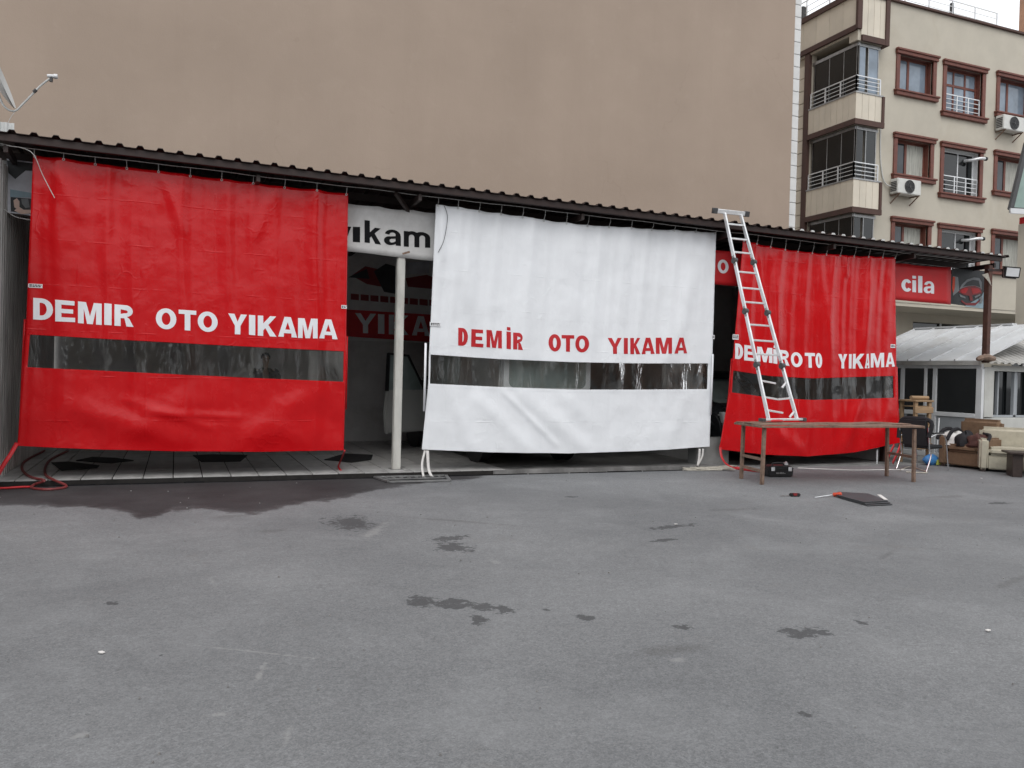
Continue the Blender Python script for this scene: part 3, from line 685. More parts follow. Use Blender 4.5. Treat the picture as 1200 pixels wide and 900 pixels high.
k3 = [('D', 57, 127, 57, 133, 62, 137), ('E', 135, 205, 64, 140, 70, 143), ('M', 215, 298, 70, 146, 78, 153), ('I', 307, 333, 76, 152, 79, 154), ('R', 343, 410, 80, 155, 86, 160),
      ('O', 488, 560, 92, 166, 97, 170), ('T', 568, 630, 99, 170, 103, 174), ('O', 635, 705, 103, 175, 108, 179), ('Y', 742, 808, 112, 184, 117, 187), ('I', 815, 837, 117, 187, 119, 189),
      ('K', 846, 912, 119, 190, 123, 194), ('A', 918, 985, 122, 193, 127, 197), ('M', 988, 1056, 128, 198, 131, 200), ('A', 1062, 1128, 131, 199, 134, 203)]
word(k3, 20, 330, 3.0, YC, 'whiteletter', CA, sA)
small_tag(CA, sA, 41.5, 335, .16, .05); small_tag(CA, sA, 403.5, 359.5, .08, .05)
# side flaps that stand off the edge of the cloth
def flap(C, rowpx, w_, m, y):
    vs = []
    for (px, py) in rowpx:
        p = at(px, py, y); vs += [Vector((p.x-w_/2, y, p.z)), Vector((p.x+w_/2, y+.01, p.z))]
    return sheet('side_flap', m, vs, [(2*i, 2*i+1, 2*i+3, 2*i+2) for i in range(len(rowpx)-1)], C, .006)
flap(CA, [(29.5, 374), (28, 400), (25.5, 460), (23, 515)], .03, 'red', 12.09)
flap(CA, [(407, 394), (406.5, 430), (405.5, 480)], .02, 'red', 12.09)
strap(CA, [at(20, 519, 12.03), at(12, 533, 11.9), at(4, 545, 11.85), at(-8, 566, 11.8)], 'redstrap', .05)

# middle white curtain
rowsB = [[(511, 239), (593, 250.5), (676, 262.5), (758, 267.5), (840, 272)],
         [(503, 415.5), (586, 421), (668, 424.5), (750, 426), (834.5, 426)],
         [(502, 449.5), (585, 453.5), (667, 456.5), (749, 456.5), (833.5, 456)],
         [(495, 527), (577, 530), (664, 531), (748, 528.5), (832.5, 523.5)]]
q = lambda px, py: (at(px, py, YC).x, at(px, py, YC).z)
def RG(a_, b_, w_, h_): return q(*a_)+q(*b_)+(w_, h_)
rB = [RG((563, 470), (620, 528), .13, .03), RG((612, 462), (690, 530), .14, .028), RG((660, 465), (700, 500), .12, .015), RG((805, 460), (780, 525), .14, .022), RG((820, 300), (785, 415), .16, .035),
      RG((540, 300), (565, 400), .14, .03), RG((590, 460), (650, 520), .05, .02), RG((515, 255), (520, 300), .05, .02), RG((700, 280), (690, 400), .15, .02), RG((530, 460), (548, 520), .1, .02)]
CB, sB, PB = curtain('white curtain in the middle lettered in red over a dark window strip', rowsB, (.006, .986), 23, .030, 'white', rB, GR, 13, [(0, .20), (0, .70), (2, .50)])
k5 = [('D', 180, 216, 518, 584, 520, 586), ('E', 229, 272, 523, 588, 526, 591), ('M', 283, 340, 526, 590, 530, 595), ('İ', 357, 373, 515, 596, 517, 598), ('R', 381, 415, 536, 598, 538, 601),
      ('O', 513, 557, 541, 605, 543, 607), ('T', 560, 605, 545, 606, 546, 608), ('O', 610, 660, 546, 609, 547, 610), ('Y', 730, 780, 556, 615, 556, 615), ('I', 790, 806, 556, 615, 556, 615),
      ('K', 815, 852, 556, 616, 556, 616), ('A', 858, 905, 555, 616, 555, 615), ('M', 910, 965, 555, 615, 555, 614), ('A', 975, 1025, 555, 614, 555, 613)]
word(k5, 480, 220, 3.158, YC, 'redletter', CB, sB)
small_tag(CB, sB, 510, 380, .17, .06); small_tag(CB, sB, 836, 395, .05, .07)
flap(CB, [(499, 402), (498.2, 440), (497, 482)], .035, 'white', 12.0)
flap(CB, [(835.8, 415), (834.5, 450), (833, 486)], .035, 'white', 12.0)
strap(CB, [at(498, 528, 12.05), at(494.5, 545, 11.95), at(497, 562, 11.75)], 'whitecloth', .035)
strap(CB, [at(501, 528, 12.05), at(502.5, 550, 11.95), at(508, 562, 11.72)], 'whitecloth', .045)
strap(CB, [at(820, 526, 12.05), at(819.5, 536, 12.03), at(817.5, 546, 12.0)], 'whitecloth', .045)
strap(CB, [at(824, 526, 12.05), at(823, 535, 12.03), at(817.5, 546, 12.0)], 'whitecloth', .035)
# thin dark cord on the upper left of the white cloth
cp = [at(x_, y_, YC) for x_, y_ in ((520, 242), (524, 256), (520, 280), (513, 296))]
b = MB(); b.tube([Vector((p.x, sB(p.x, p.z)-.012, p.z)) for p in smoothpath(cp)], .004, 5); b.build('cord', 'blackplastic', CB)

# right red curtain
rowsC = [[(870, 281), (915, 291), (960, 296.5), (1005, 299.5), (1050, 301)],
         [(857, 434), (903, 441), (950, 443.5), (1000, 442), (1051.5, 440.5)],
         [(855.5, 459.5), (902, 466), (949, 468.5), (1000, 467.5), (1052, 466)],
         [(843, 526.5), (893, 532.5), (945, 534.5), (1000, 530), (1056, 519)]]
rC = [RG((1010, 460), (985, 525), .16, .05), RG((1040, 470), (1030, 520), .14, .03), RG((960, 300), (970, 420), .12, .03), RG((1020, 330), (1010, 420), .1, .03), RG((990, 301), (992, 322), .05, .035), RG((900, 500), (940, 530), .15, .03), RG((905, 300), (910, 400), .1, .03), RG((890, 290), (893, 350), .06, .02)]
CC, sC, PC = curtain('red curtain on the right behind the ladder lettered in white', rowsC, (.012, .982), 37, .026, 'red', rC, GR, 11, [(0, .42), (2, .45)])
k8 = [('D', 160, 210, 12, 106, 18, 112), ('E', 217, 280, 22, 116, 30, 122), ('M', 296, 385, 32, 122, 42, 133), ('İ', 390, 412, 24, 134, 28, 138), ('R', 428, 490, 52, 142, 58, 150),
      ('O', 500, 570, 65, 156, 68, 160), ('T', 585, 648, 70, 160, 72, 163), ('O', 650, 690, 70, 162, 72, 164), ('Y', 788, 845, 78, 166, 78, 166), ('I', 855, 872, 78, 166, 78, 166),
      ('K', 880, 945, 77, 167, 76, 166), ('A', 952, 982, 78, 165, 76, 164), ('M', 990, 1075, 74, 160, 70, 158), ('A', 1085, 1145, 71, 157, 69, 154)]
word(k8, 830, 400, 5.217, YC, 'whiteletter', CC, sC)
small_tag(CC, sC, 861, 395, .13, .09); small_tag(CC, sC, 1047, 405.5, .12, .07)
flap(CC, [(858, 420), (855, 460), (847, 520)], .05, 'red', 12.08)
flap(CC, [(1051, 430), (1052, 470), (1055, 515)], .05, 'red', 12.08)
strap(CC, [at(844, 524, 12.0), at(846, 536, 11.9), at(853, 545, 11.7), at(866, 549, 11.45), at(890, 552, 11.35)], 'redstrap', .05)
strap(CC, [at(1056, 519, 12.0), at(1052, 530, 11.9), at(1046, 543, 11.7)], 'redstrap', .06)
strap(CC, [at(1048, 521, 12.05), at(1042, 534, 11.95), at(1040, 545, 11.8)], 'redstrap', .05)
b = MB(); b.tube([at(1028, 527, 12.1), at(1027.5, 546, 12.1)], .015, 6); tag(b.build('white_pipe', 'pvc'), 'short white pipe standing under the hem of the right red curtain', 'pipe')

# ------------------------------------------------------------ banners under the roof
def banner(name, label, cat, corners, Y, m, amp=.02):
    tl, tr, bl, br = [at(*c, Y) for c in corners]
    B = thing(name, label, cat, (tl+tr)/2)
    nu, nv = 40, 8; vs = []
    f = lambda x, z: Y+amp*math.sin(x*5.3+z)+amp*.5*math.sin(x*11+1)
    for j in range(nv+1):
        for i in range(nu+1):
            u, v = i/nu, j/nv; p = (tl*(1-u)+tr*u)*(1-v)+(bl*(1-u)+br*u)*v
            dz = (.02*abs(math.sin(u*math.pi*5)))*(1-v); vs.append(Vector((p.x, f(p.x, p.z), p.z-dz)))
    sheet('cloth', m, vs, [(j*(nu+1)+i, (j+1)*(nu+1)+i, (j+1)*(nu+1)+i+1, j*(nu+1)+i+1) for j in range(nv) for i in range(nu)], B, .003)
    return B, f
B1, f1 = banner('banner', 'white banner with heavy black lettering hung in the gap left of the white curtain', 'banner', [(360, 233), (560, 254), (360, 289), (560, 312)], 12.28, 'banner')
sc = 4.285
kb = [('y', 600, 712, 487, 594, 493, 600), ('ı', 700, 735, 496, 572, 498, 575), ('k', 757, 842, 464, 576, 474, 586), ('a', 857, 942, 505, 585, 514, 592), ('m', 957, 1088, 514, 595, 526, 602), ('a', 1128, 1205, 525, 602, 532, 608)]
kb[0] = ('y', 612, 692, 489, 596, 496, 603)
word(kb, 250, 150, sc, 12.28, 'blackletter', B1, f1)
p = at(474, 297, 12.28); b = MB(); b.bar((p.x-.05, 12.2, p.z-.02), (p.x+.06, 12.2, p.z+.02), .012, .03); b.build('torn_patch', 'rust', B1)
B2, f2 = banner('banner', 'red banner with pale lettering hung under the roof from the ladder to the car picture', 'banner', [(812, 290), (1114.5, 313), (812, 331), (1114, 357)], 12.32, 'redbanner', .008)
word([('o', 105, 170, 418, 500, 424, 504)], 820, 220, 5.0, 12.32, 'whiteletter', B2, f2)
word([('c', 178, 268, 322, 425, 330, 432), ('i', 272, 303, 298, 430, 300, 433), ('l', 320, 352, 298, 435, 302, 437), ('a', 362, 445, 340, 438, 346, 445)], 1030, 280, 6.92, 12.32, 'whiteletter', B2, f2)
# printed picture of a red car beside it
def flat(name, m, px, Y, out, parent):
    pts = [at(x_, y_, Y) for x_, y_ in px]; b = MB()
    b.prism([(p.x, p.z) for p in pts], 'y', Y-out, Y-out+.003); return b.build(name, m, parent)
B3 = thing('picture_board', 'printed board with a red car seen from the front, right of the red banner', 'board', at(1136, 312, 12.3))
cr = lambda L: [(1030+x_/6.92, 280+y_/6.92) for x_, y_ in L]
tlp, brp = at(1115, 313, 12.3), at(1159, 361, 12.3)
flat('board', 'picdark', cr([(590, 238), (895, 262), (895, 572), (575, 525)]), 12.34, .004, B3)
flat('print_ground', 'picsky', cr([(700, 540), (830, 470), (893, 330), (893, 570), (700, 548)]), 12.34, .006, B3)
flat('print_building', 'picgrey', cr([(600, 300), (640, 310), (650, 420), (600, 460)]), 12.34, .006, B3)
flat('print_side', 'orange', cr([(597, 305), (615, 310), (612, 400), (600, 440), (592, 400)]), 12.34, .008, B3)
flat('print_car_roof', 'picgrey', cr([(652, 408), (668, 372), (712, 330), (770, 312), (812, 318), (830, 350), (832, 410)]), 12.34, .008, B3)
flat('print_windscreen', 'picdark', cr([(678, 388), (712, 350), (760, 332), (806, 338), (818, 392), (770, 376), (720, 380)]), 12.34, .010, B3)
flat('print_bonnet', 'darkred', cr([(640, 430), (668, 400), (720, 384), (772, 380), (820, 398), (832, 440), (790, 452), (730, 462), (690, 455)]), 12.34, .011, B3)
flat('print_bonnet_light', 'redprint', cr([(660, 418), (700, 396), (722, 404), (700, 440), (668, 440)]), 12.34, .0135, B3)
flat('print_bonnet_light', 'redprint', cr([(744, 398), (800, 402), (822, 426), (790, 440), (756, 446)]), 12.34, .0135, B3)
flat('print_bumper', 'darkred', cr([(664, 494), (700, 520), (782, 518), (818, 486), (812, 508), (776, 540), (706, 538), (664, 510)]), 12.34, .0135, B3)
flat('print_nose', 'darkred', cr([(728, 462), (752, 460), (758, 500), (735, 502)]), 12.34, .0135, B3)
flat('print_headlamp', 'picgrey', cr([(648, 448), (694, 470), (700, 484), (656, 470)]), 12.34, .0135, B3)
flat('print_headlamp', 'picgrey', cr([(770, 466), (818, 446), (818, 458), (776, 480)]), 12.34, .0135, B3)
flat('print_wheel', 'picgrey', cr([(808, 478), (828, 462), (838, 492), (826, 525), (810, 520)]), 12.34, .0135, B3)
# picture at the far left
B4 = thing('picture_banner', 'faded picture banner with a portrait hanging at the left end under the roof', 'banner', at(24, 215, 12.5))
flat('cloth', 'greypic', [(8, 186), (60, 193), (60, 256), (9, 249)], 12.5, .004, B4)
flat('print_shade', 'picdark', [(8, 188), (60, 194), (60, 201), (30, 200), (18, 210), (10, 203)], 12.5, .008, B4)
flat('print_band', 'picsky', [(12, 222), (60, 230), (60, 232), (12, 231)], 12.5, .008, B4)
flat('print_photo', 'picdark', [(12.5, 231), (50, 234), (50, 252), (13, 248)], 12.5, .010, B4)
flat('print_face', 'picskin', [(16, 235), (20, 232.5), (23, 236), (23, 242), (20, 245), (17, 243)], 12.5, .013, B4)
flat('print_arm', 'picskin', [(17, 247), (22, 242), (28, 246), (37, 246), (37, 250), (25, 251)], 12.5, .013, B4)
flat('print_hair', 'picgrey', [(25, 233), (33, 233), (35, 243), (30, 244), (26, 239)], 12.5, .013, B4)

# banner on the back wall of the bay
YB = 17.2
B5 = thing('wall_banner', 'dim white banner with a red lettered band on the back wall inside the bay', 'banner', at(455, 400, YB))
flat('cloth', 'banner', [(388, 292), (560, 312), (560, 404), (388, 398)], YB, .004, B5)
flat('red_band', 'redbanner', [(388, 361.5), (560, 372), (560, 404.5), (388, 393)], YB, .008, B5)
word([('Y', 105, 270, 545, 700, 552, 706), ('I', 285, 335, 553, 707, 556, 710), ('K', 370, 525, 558, 712, 566, 718), ('A', 550, 690, 567, 720, 574, 726), ('M', 710, 880, 575, 727, 583, 735), ('A', 895, 1050, 584, 736, 590, 742)], 400, 285, 6.667, YB, 'whiteletter', B5, None, .013)
for i in range(9):
    x = 411+i*11.5; flat('print_line', 'darkred', [(x, 344+i*.9), (x+9.5, 344.8+i*.9), (x+9.5, 352+i*.9), (x, 351+i*.9)], YB, .008, B5)
flat('print_car', 'darkred', [(412, 323), (428, 312), (446, 316), (452, 322), (447, 336), (430, 333)], YB, .008, B5)
flat('print_car', 'darkred', [(475, 326), (500, 322), (520, 330), (520, 340), (478, 336)], YB, .008, B5)
flat('print_shade', 'picdark', [(408, 325), (430, 315), (433, 327)], YB, .010, B5)
flat('print_shade', 'picdark', [(438, 318), (452, 309), (463, 312), (466, 345), (450, 342)], YB, .010, B5)
flat('print_shade', 'greypic', [(476, 308), (503, 306), (503, 320), (476, 322)], YB, .010, B5)

# ------------------------------------------------------------ vehicles inside
def van(name, label, loc, paint, H=1.95, dooropen=True, yaw=0.0):
    V = thing(name, label, 'van' if dooropen else 'car', loc); V.rotation_euler = (0, 0, yaw)
    def rounded(w_, h_, r_, z_): return [(sx*(w_/2-r_)+r_*math.cos(R(a0_+k_*15)), z_+sz*(h_/2-r_)+r_*math.sin(R(a0_+k_*15))) for sx, sz, a0_ in ((1, 1, 0), (-1, 1, 90), (-1, -1, 180), (1, -1, 270)) for k_ in range(7)]
    for nm_, mm_, w_, h_, yy in (('rear_window_frame', 'pvc', 1.66, .70, 4.508), ('rear_window', 'vanglass', 1.47, .53, 4.515)):
        b = MB(); b.prism(rounded(w_, h_, .10, 1.51*H/1.95), 'y', 4.40, yy); b.build(nm_, mm_, V, local=True)
    for s_ in (-1, 1):
        b = MB(); b.box(s_*.72, s_*.85, 4.44, 4.515, .75, 1.12); b.build('tail_light', 'redprint', V, local=True, bevel=.02)
    b = MB(); b.box(-.80, .80, 4.40, 4.56, .30, .50); b.build('rear_bumper', 'blackplastic', V, local=True, bevel=.03)
    hw = .90; k = H/1.95
    # side outline: nose at y=0, tail at y=4.5
    out = [(0.02, .32), (0, .55), (.03, .82), (.14, .98), (.75, 1.13), (1.42, 1.78), (1.62, 1.90), (1.9, 1.95), (4.3, 1.95), (4.46, 1.86), (4.5, 1.2), (4.5, .36), (4.4, .28), (.12, .28)]
    out = [(y_, z_*k if z_ > .5 else z_) for y_, z_ in out]
    vs = []; n_ = len(out)
    def half(z_): return hw*(1-.10*max(0, (z_-1.05*k)/(.9*k))**1.2) * (1-.04*max(0, (.6-z_)))
    def nose(y_): return .90+.10*min(1, y_/.5)
    secs = (-1, -.86, 0, .86, 1)
    for s_ in secs:
        for (y_, z_) in out:
            ed = abs(s_); vs.append((s_*half(z_)*nose(y_), y_+(.10*(ed > .95) if y_ < .3 else 0)-(.05*(ed > .95) if y_ > 4.3 else 0), z_-(.035 if ed > .95 and z_ > 1.6 else 0)))
    fs = [tuple(range(n_)), tuple(reversed(range(4*n_, 5*n_)))]
    for a_ in range(4):
        for i in range(n_): fs.append((a_*n_+i, a_*n_+(i+1) % n_, (a_+1)*n_+(i+1) % n_, (a_+1)*n_+i))
    b = MB(); b.add(vs, fs); b.build('body', paint, V, bevel=.03, seg=3, local=True)
    # windscreen between cowl and roof
    y0_, z0_, y1_, z1_ = .80, 1.13*k+.045, 1.40, 1.78*k-.005
    nrm = Vector((0, -(z1_-z0_), (y1_-y0_))).normalized()*.014
    def sc_(name_, m_, w0, w1, a_, c_, lift):
        vv = []; nn = 9
        for t in range(7):
            tt = a_+(c_-a_)*t/6
            for i in range(nn):
                u = -1+2*i/(nn-1); w_ = w0+(w1-w0)*tt
                rc = 1-.05*max(0, abs(2*t/6-1)-.6)*2.5
                vv.append(Vector((u*w_*rc, y0_+(y1_-y0_)*tt+.07*u*u, z0_+(z1_-z0_)*tt-.01*u*u))+nrm*lift)
        bb_ = MB(); bb_.add(vv, [(t*nn+i, t*nn+i+1, (t+1)*nn+i+1, (t+1)*nn+i) for t in range(6) for i in range(nn-1)])
        o_ = bb_.build(name_, m_, V, smooth=True, local=True); md_ = o_.modifiers.new('t', 'SOLIDIFY'); md_.thickness = .006; return o_
    sc_('windscreen_seal', 'blackplastic', .80, .755, 0.0, 1.0, .6); sc_('windscreen', 'vanglass', .765, .72, .05, .95, 1.3)
    for s_ in (-1, 1):
        b = MB(); b.M = Matrix.Translation((s_*.35, .80, 1.15*k+.055)); b.bar((0, 0, 0), (-.5, .10, .10), .015, .012); b.build('wiper', 'blackplastic', V, local=True)
        b = MB(); b.add([(s_*.50, .006, .70), (s_*.80, .055, .72), (s_*.82, .10, .93), (s_*.55, .045, .92), (s_*.50, .1, .70), (s_*.80, .15, .72), (s_*.82, .2, .93), (s_*.55, .14, .92)],
                        [(0, 1, 2, 3), (4, 5, 6, 7), (0, 1, 5, 4), (1, 2, 6, 5), (2, 3, 7, 6), (3, 0, 4, 7)]); b.build('headlight', 'lamp', V, local=True, bevel=.01)
        b = MB(); b.prism([(1.5, 1.15*k), (1.75, 1.72*k), (2.9, 1.74*k), (2.9, 1.15*k)], 'x', s_*.905, s_*.84); b.build('side_window', 'vanglass', V, local=True)
        b = MB(); b.box(s_*.92, s_*1.08, 1.28, 1.38, 1.12*k, 1.30*k); b.build('mirror', 'blackplastic', V, local=True, bevel=.03)
        for y_ in (.82, 3.65):
            b = MB(); b.lathe([(.20, -.10), (.29, -.105), (.325, -.07), (.33, 0), (.325, .07), (.29, .105), (.20, .10)], (s_*.79, y_, .33), (1, 0, 0), 28); wh = b.build('tyre', 'rubber', V, smooth=True, local=True)
            b = MB(); b.lathe([(.0, .06), (.05, .07), (.07, .05), (.18, .04), (.2, .09), (.2, -.1)], (s_*.79, y_, .33), (s_, 0, 0), 24); b.build('rim', 'steel', wh, smooth=True, local=True)
            b = MB(); b.lathe([(.0, .0), (.37, .0), (.37, .02), (.0, .02)], (s_*.895*1.0-.0, y_, .36), (s_, 0, 0), 28); b.build('wheel_arch', 'blackplastic', V, local=True)
    b = MB(); b.box(-.78, .78, -.04, .10, .30, .52); b.build('bumper', 'blackplastic', V, local=True, bevel=.03)
    b = MB(); b.box(-.42, .42, -.018, .06, .66, .84); b.build('grille', 'blackplastic', V, local=True, bevel=.012)
    if dooropen:
        Mx = Matrix.Translation((.90, 1.35, 0)) @ Matrix.Rotation(R(-62), 4, 'Z') @ Matrix.Scale(-1, 4, (1, 0, 0))
        b = MB(); b.M = Mx; b.prism([(0, .36), (0, 1.12*k), (1.08, 1.12*k), (1.12, .75), (1.08, .36)], 'x', -.05, .03); dr = b.build('door', paint, V, local=True, bevel=.02)
        b = MB(); b.M = Mx
        b.bar((0, 0.02, 1.12*k), (0, .52, 1.74*k), .04, .05, (1, 0, 0)); b.bar((0, .50, 1.74*k), (0, 1.04, 1.76*k), .04, .05, (1, 0, 0)); b.bar((0, 1.05, 1.77*k), (0, 1.07, 1.10*k), .04, .06, (1, 0, 0)); b.build('window_frame', 'blackplastic', dr, local=True)
        b = MB(); b.M = Mx; b.prism([(.05, 1.12*k), (.52, 1.72*k), (1.03, 1.74*k), (1.04, 1.12*k)], 'x', -.004, .004); b.build('window_pane', 'vanglass', dr, local=True)
        b = MB(); b.M = Mx; b.box(-.075, -.05, .2, .95, .55, .62); b.box(-.09, -.05, .88, 1.0, .95, .99); b.build('handle', 'blackplastic', dr, local=True)
        b = MB(); b.M = Mx; b.box(.03, .20, .02, .14, 1.14*k, 1.38*k); b.build('mirror', 'blackplastic', dr, local=True, bevel=.03)
    return V
van('parked_van', 'grey van parked behind the white curtain, its pale-framed rear window showing through the strip', (5.22, 16.84, .06), 'vanpaint', 2.02, True, math.pi+R(6))
van('parked_car', 'dark car behind the right red curtain with only a tyre showing below the hem', (10.35, 12.75, .022), 'carpaint', 1.72, False)

# ------------------------------------------------------------ person added inside the left bay, standing in for a reflection in its strip
def person():
    T = tag(bpy.data.objects.new('person', None), 'person in dark open jacket added behind the left window strip in place of a reflection', 'person'); COL.objects.link(T)
    c = at(311, 430, 16.3); T.location = (c.x, 16.3, .071)
    J = {'pel': (0, 0, .95, .145, .105), 'wai': (0, .01, 1.10, .135, .10), 'che': (0, .01, 1.32, .165, .115), 'nek': (0, .0, 1.47, .06, .06), 'nk2': (0, -.01, 1.53, .053, .055),
         'hd0': (0, -.02, 1.60, .075, .09), 'hd1': (0, -.015, 1.68, .078, .098), 'hd2': (0, -.005, 1.745, .05, .06)}
    E_ = [('pel', 'wai'), ('wai', 'che'), ('che', 'nek'), ('nek', 'nk2'), ('nk2', 'hd0'), ('hd0', 'hd1'), ('hd1', 'hd2')]
    for s_, t in ((-1, 'l'), (1, 'r')):
        J.update({'sh'+t: (s_*.17, .01, 1.41, .065, .065), 'el'+t: (s_*.255, .03, 1.13, .048, .048), 'wr'+t: (s_*.25, -.07, .88, .032, .03), 'pa'+t: (s_*.245, -.09, .80, .024, .036),
                  'hi'+t: (s_*.095, 0, .90, .085, .09), 'kn'+t: (s_*.11, -.01, .50, .06, .065), 'an'+t: (s_*.115, .02, .09, .042, .045), 'to'+t: (s_*.13, -.15, .03, .038, .026)})
        E_ += [('che', 'sh'+t), ('sh'+t, 'el'+t), ('el'+t, 'wr'+t), ('wr'+t, 'pa'+t), ('pel', 'hi'+t), ('hi'+t, 'kn'+t), ('kn'+t, 'an'+t), ('an'+t, 'to'+t)]
        for fi, (dx, ln) in enumerate(((-.024, .07), (-.008, .082), (.008, .078), (.022, .06))):
            J['f%s%d' % (t, fi)] = (s_*.245, -.09+dx, .755, .009, .009); J['g%s%d' % (t, fi)] = (s_*(.235), -.095+dx, .755-ln, .007, .007)
            E_ += [('pa'+t, 'f%s%d' % (t, fi)), ('f%s%d' % (t, fi), 'g%s%d' % (t, fi))]
        J['th'+t] = (s_*.225, -.13, .80, .011, .011); J['tk'+t] = (s_*.215, -.145, .755, .009, .009); E_ += [('pa'+t, 'th'+t), ('th'+t, 'tk'+t)]
    J['nos'] = (0, -.115, 1.635, .012, .014); E_.append(('hd0', 'nos'))
    ks = list(J); me = bpy.data.meshes.new('body'); me.from_pydata([J[k][:3] for k in ks], [(ks.index(a_), ks.index(c_)) for a_, c_ in E_], [])
    o = bpy.data.objects.new('body', me); COL.objects.link(o); o.parent = T
    sk = o.modifiers.new('skin', 'SKIN'); me.skin_vertices
    for i, k in enumerate(ks):
        me.skin_vertices[0].data[i].radius = J[k][3:]; me.skin_vertices[0].data[i].use_root = (k == 'pel')
    sb = o.modifiers.new('sub', 'SUBSURF'); sb.levels = sb.render_levels = 2
    me.materials.append(M['skin'])
    # hair cap, jacket, trousers, shoes follow the body
    b = MB(); vs = []
    for j in range(7):
        th = j/6*R(105)
        for i in range(20):
            ph = i/20*2*math.pi; r_ = math.sin(th); back = .035*max(0, math.sin(ph))*(j/6)
            if math.sin(ph) < -.3: th2 = min(th, R(55))
            else: th2 = th
            vs.append((.088*math.sin(th2)*math.cos(ph), -.008+.106*math.sin(th2)*math.sin(ph), 1.69+.10*math.cos(th2)))
    b.add(vs, [(j*20+i, j*20+(i+1) % 20, (j+1)*20+(i+1) % 20, (j+1)*20+i) for j in range(6) for i in range(20)]); b.build('hair', 'hair', T, smooth=True, local=True)
    def ring(z_, rx, ry, cy_=0.0, gap=0.0, n_=24): return [(rx*math.sin(gap+(2*math.pi-2*gap)*i/(n_-1)), cy_-ry*math.cos(gap+(2*math.pi-2*gap)*i/(n_-1)), z_) for i in range(n_)]
    b = MB(); vs = []
    prof = [(1.50, .075, .075, .3), (1.455, .15, .10, .28), (1.41, .215, .125, .26), (1.30, .22, .145, .25), (1.10, .20, .14, .28), (.95, .205, .145, .32), (.80, .215, .15, .4)]
    for z_, rx, ry, g_ in prof: vs += ring(z_, rx, ry, .005, g_)
    b.add(vs, [(j*24+i, j*24+i+1, (j+1)*24+i+1, (j+1)*24+i) for j in range(len(prof)-1) for i in range(23)])
    for s_ in (-1, 1): b.tube(smoothpath([(s_*.15, .01, 1.42), (s_*.205, .015, 1.37), (s_*.262, .03, 1.13), (s_*.255, -.06, .90)], 4), [.085, .085, .083, .08, .078, .075, .072, .068, .065, .06, .056, .052, .05], 12)
    b.build('jacket', 'jacket', T, smooth=True, local=True)
    b = MB()
    for s_ in (-1, 1): b.tube(smoothpath([(s_*.085, .005, .98), (s_*.10, .0, .80), (s_*.11, -.01, .5), (s_*.115, .015, .08)], 4), [.115, .115, .11, .105, .102, .095, .09, .085, .08, .076, .072, .07, .07], 12)
    b.build('trousers', 'trousers', T, smooth=True, local=True)
    for s_ in (-1, 1):
        b = MB(); b.lathe([(0, -.16), (.035, -.15), (.05, -.08), (.048, .03), (.04, .08), (0, .09)], (s_*.125, -.05, .045), (-.06*s_, 1, 0), 14); b.build('shoe', 'blackplastic', T, smooth=True, local=True)
person()

# ------------------------------------------------------------ apartment house at the right
YA = 21.0
AP = thing('apartment_house', 'cream four-storey apartment house with red-brown window surrounds and glazed corner balconies', 'building', (25, 21, 0))
XA0, XA1, ZP = 21.86, 40.0, 14.33
FH = 2.82
def winrect(px0, px1, ptop, pbot, xcol):
    a_, c_ = at(px0, ptop, YA), at(px1, ptop+(px1-px0)*.22, YA); return a_.x, c_.x
w1x = (at(1049, 100, YA).x, at(1096, 110, YA).x); w2x = (at(1104, 110, YA).x, at(1154, 110, YA).x); w3x = (at(1167, 110, YA).x, at(1167, 110, YA).x+2.0)
zt3, zb1 = at(1050, 57, YA).z, at(1048, 111, YA).z; zb2 = at(1104, 136, YA).z; zb3 = at(1168, 137, YA).z; zt2w = at(1105, 70.5, YA).z
wins = []
for r_ in range(3):
    dz = -FH*r_
    wins += [(w1x, zb1+dz, zt3+dz, r_, 0), (w2x, zb2+dz, zt2w+dz, r_, 1), (w3x, zb3+dz, at(1168, 84, YA).z+dz, r_, 2)]
wins += [((w3x[1]+1.2, w3x[1]+3.2), zb1-FH*r_, zt3-FH*r_, r_, 0) for r_ in range(3)]
holes = [(x0+.16, x1-.16, z0+.16, z1-.16) for (x0, x1), z0, z1, _, _ in wins]
def wall_holes(x0, x1, z0, z1, holes, y, depth, name, m, parent):
    X_ = sorted({x0, x1}|{h[0] for h in holes}|{h[1] for h in holes}); Z_ = sorted({z0, z1}|{h[2] for h in holes}|{h[3] for h in holes}); b = MB()
    for i in range(len(X_)-1):
        for j in range(len(Z_)-1):
            xm, zm = (X_[i]+X_[i+1])/2, (Z_[j]+Z_[j+1])/2
            if any(h[0] < xm < h[1] and h[2] < zm < h[3] for h in holes): continue
            b.add([(X_[i], y, Z_[j]), (X_[i+1], y, Z_[j]), (X_[i+1], y, Z_[j+1]), (X_[i], y, Z_[j+1])], [(0, 1, 2, 3)])
    for h in holes:
        c_ = [(h[0], h[2]), (h[1], h[2]), (h[1], h[3]), (h[0], h[3])]
        for i in range(4):
            p_, q_ = c_[i], c_[(i+1) % 4]; b.add([(p_[0], y, p_[1]), (q_[0], y, q_[1]), (q_[0], y+depth, q_[1]), (p_[0], y+depth, p_[1])], [(0, 1, 2, 3)])
    return b.build(name, m, parent)
wall_holes(XA0-1.3, XA1, 4.32, ZP, holes, YA, .45, 'front_wall', 'aptwall', AP)
b = MB(); b.box(21.6, XA1, YA+.46, 34, 4.34, ZP-.4); b.build('inner_block', 'aptwall', AP)
b = MB(); b.box(20.45, XA1, YA-.10, YA+.10, ZP, ZP+.07); b.box(20.43, 20.6, YA+.1, 34, ZP, ZP+.07); b.build('parapet_coping', 'apttrim', AP)
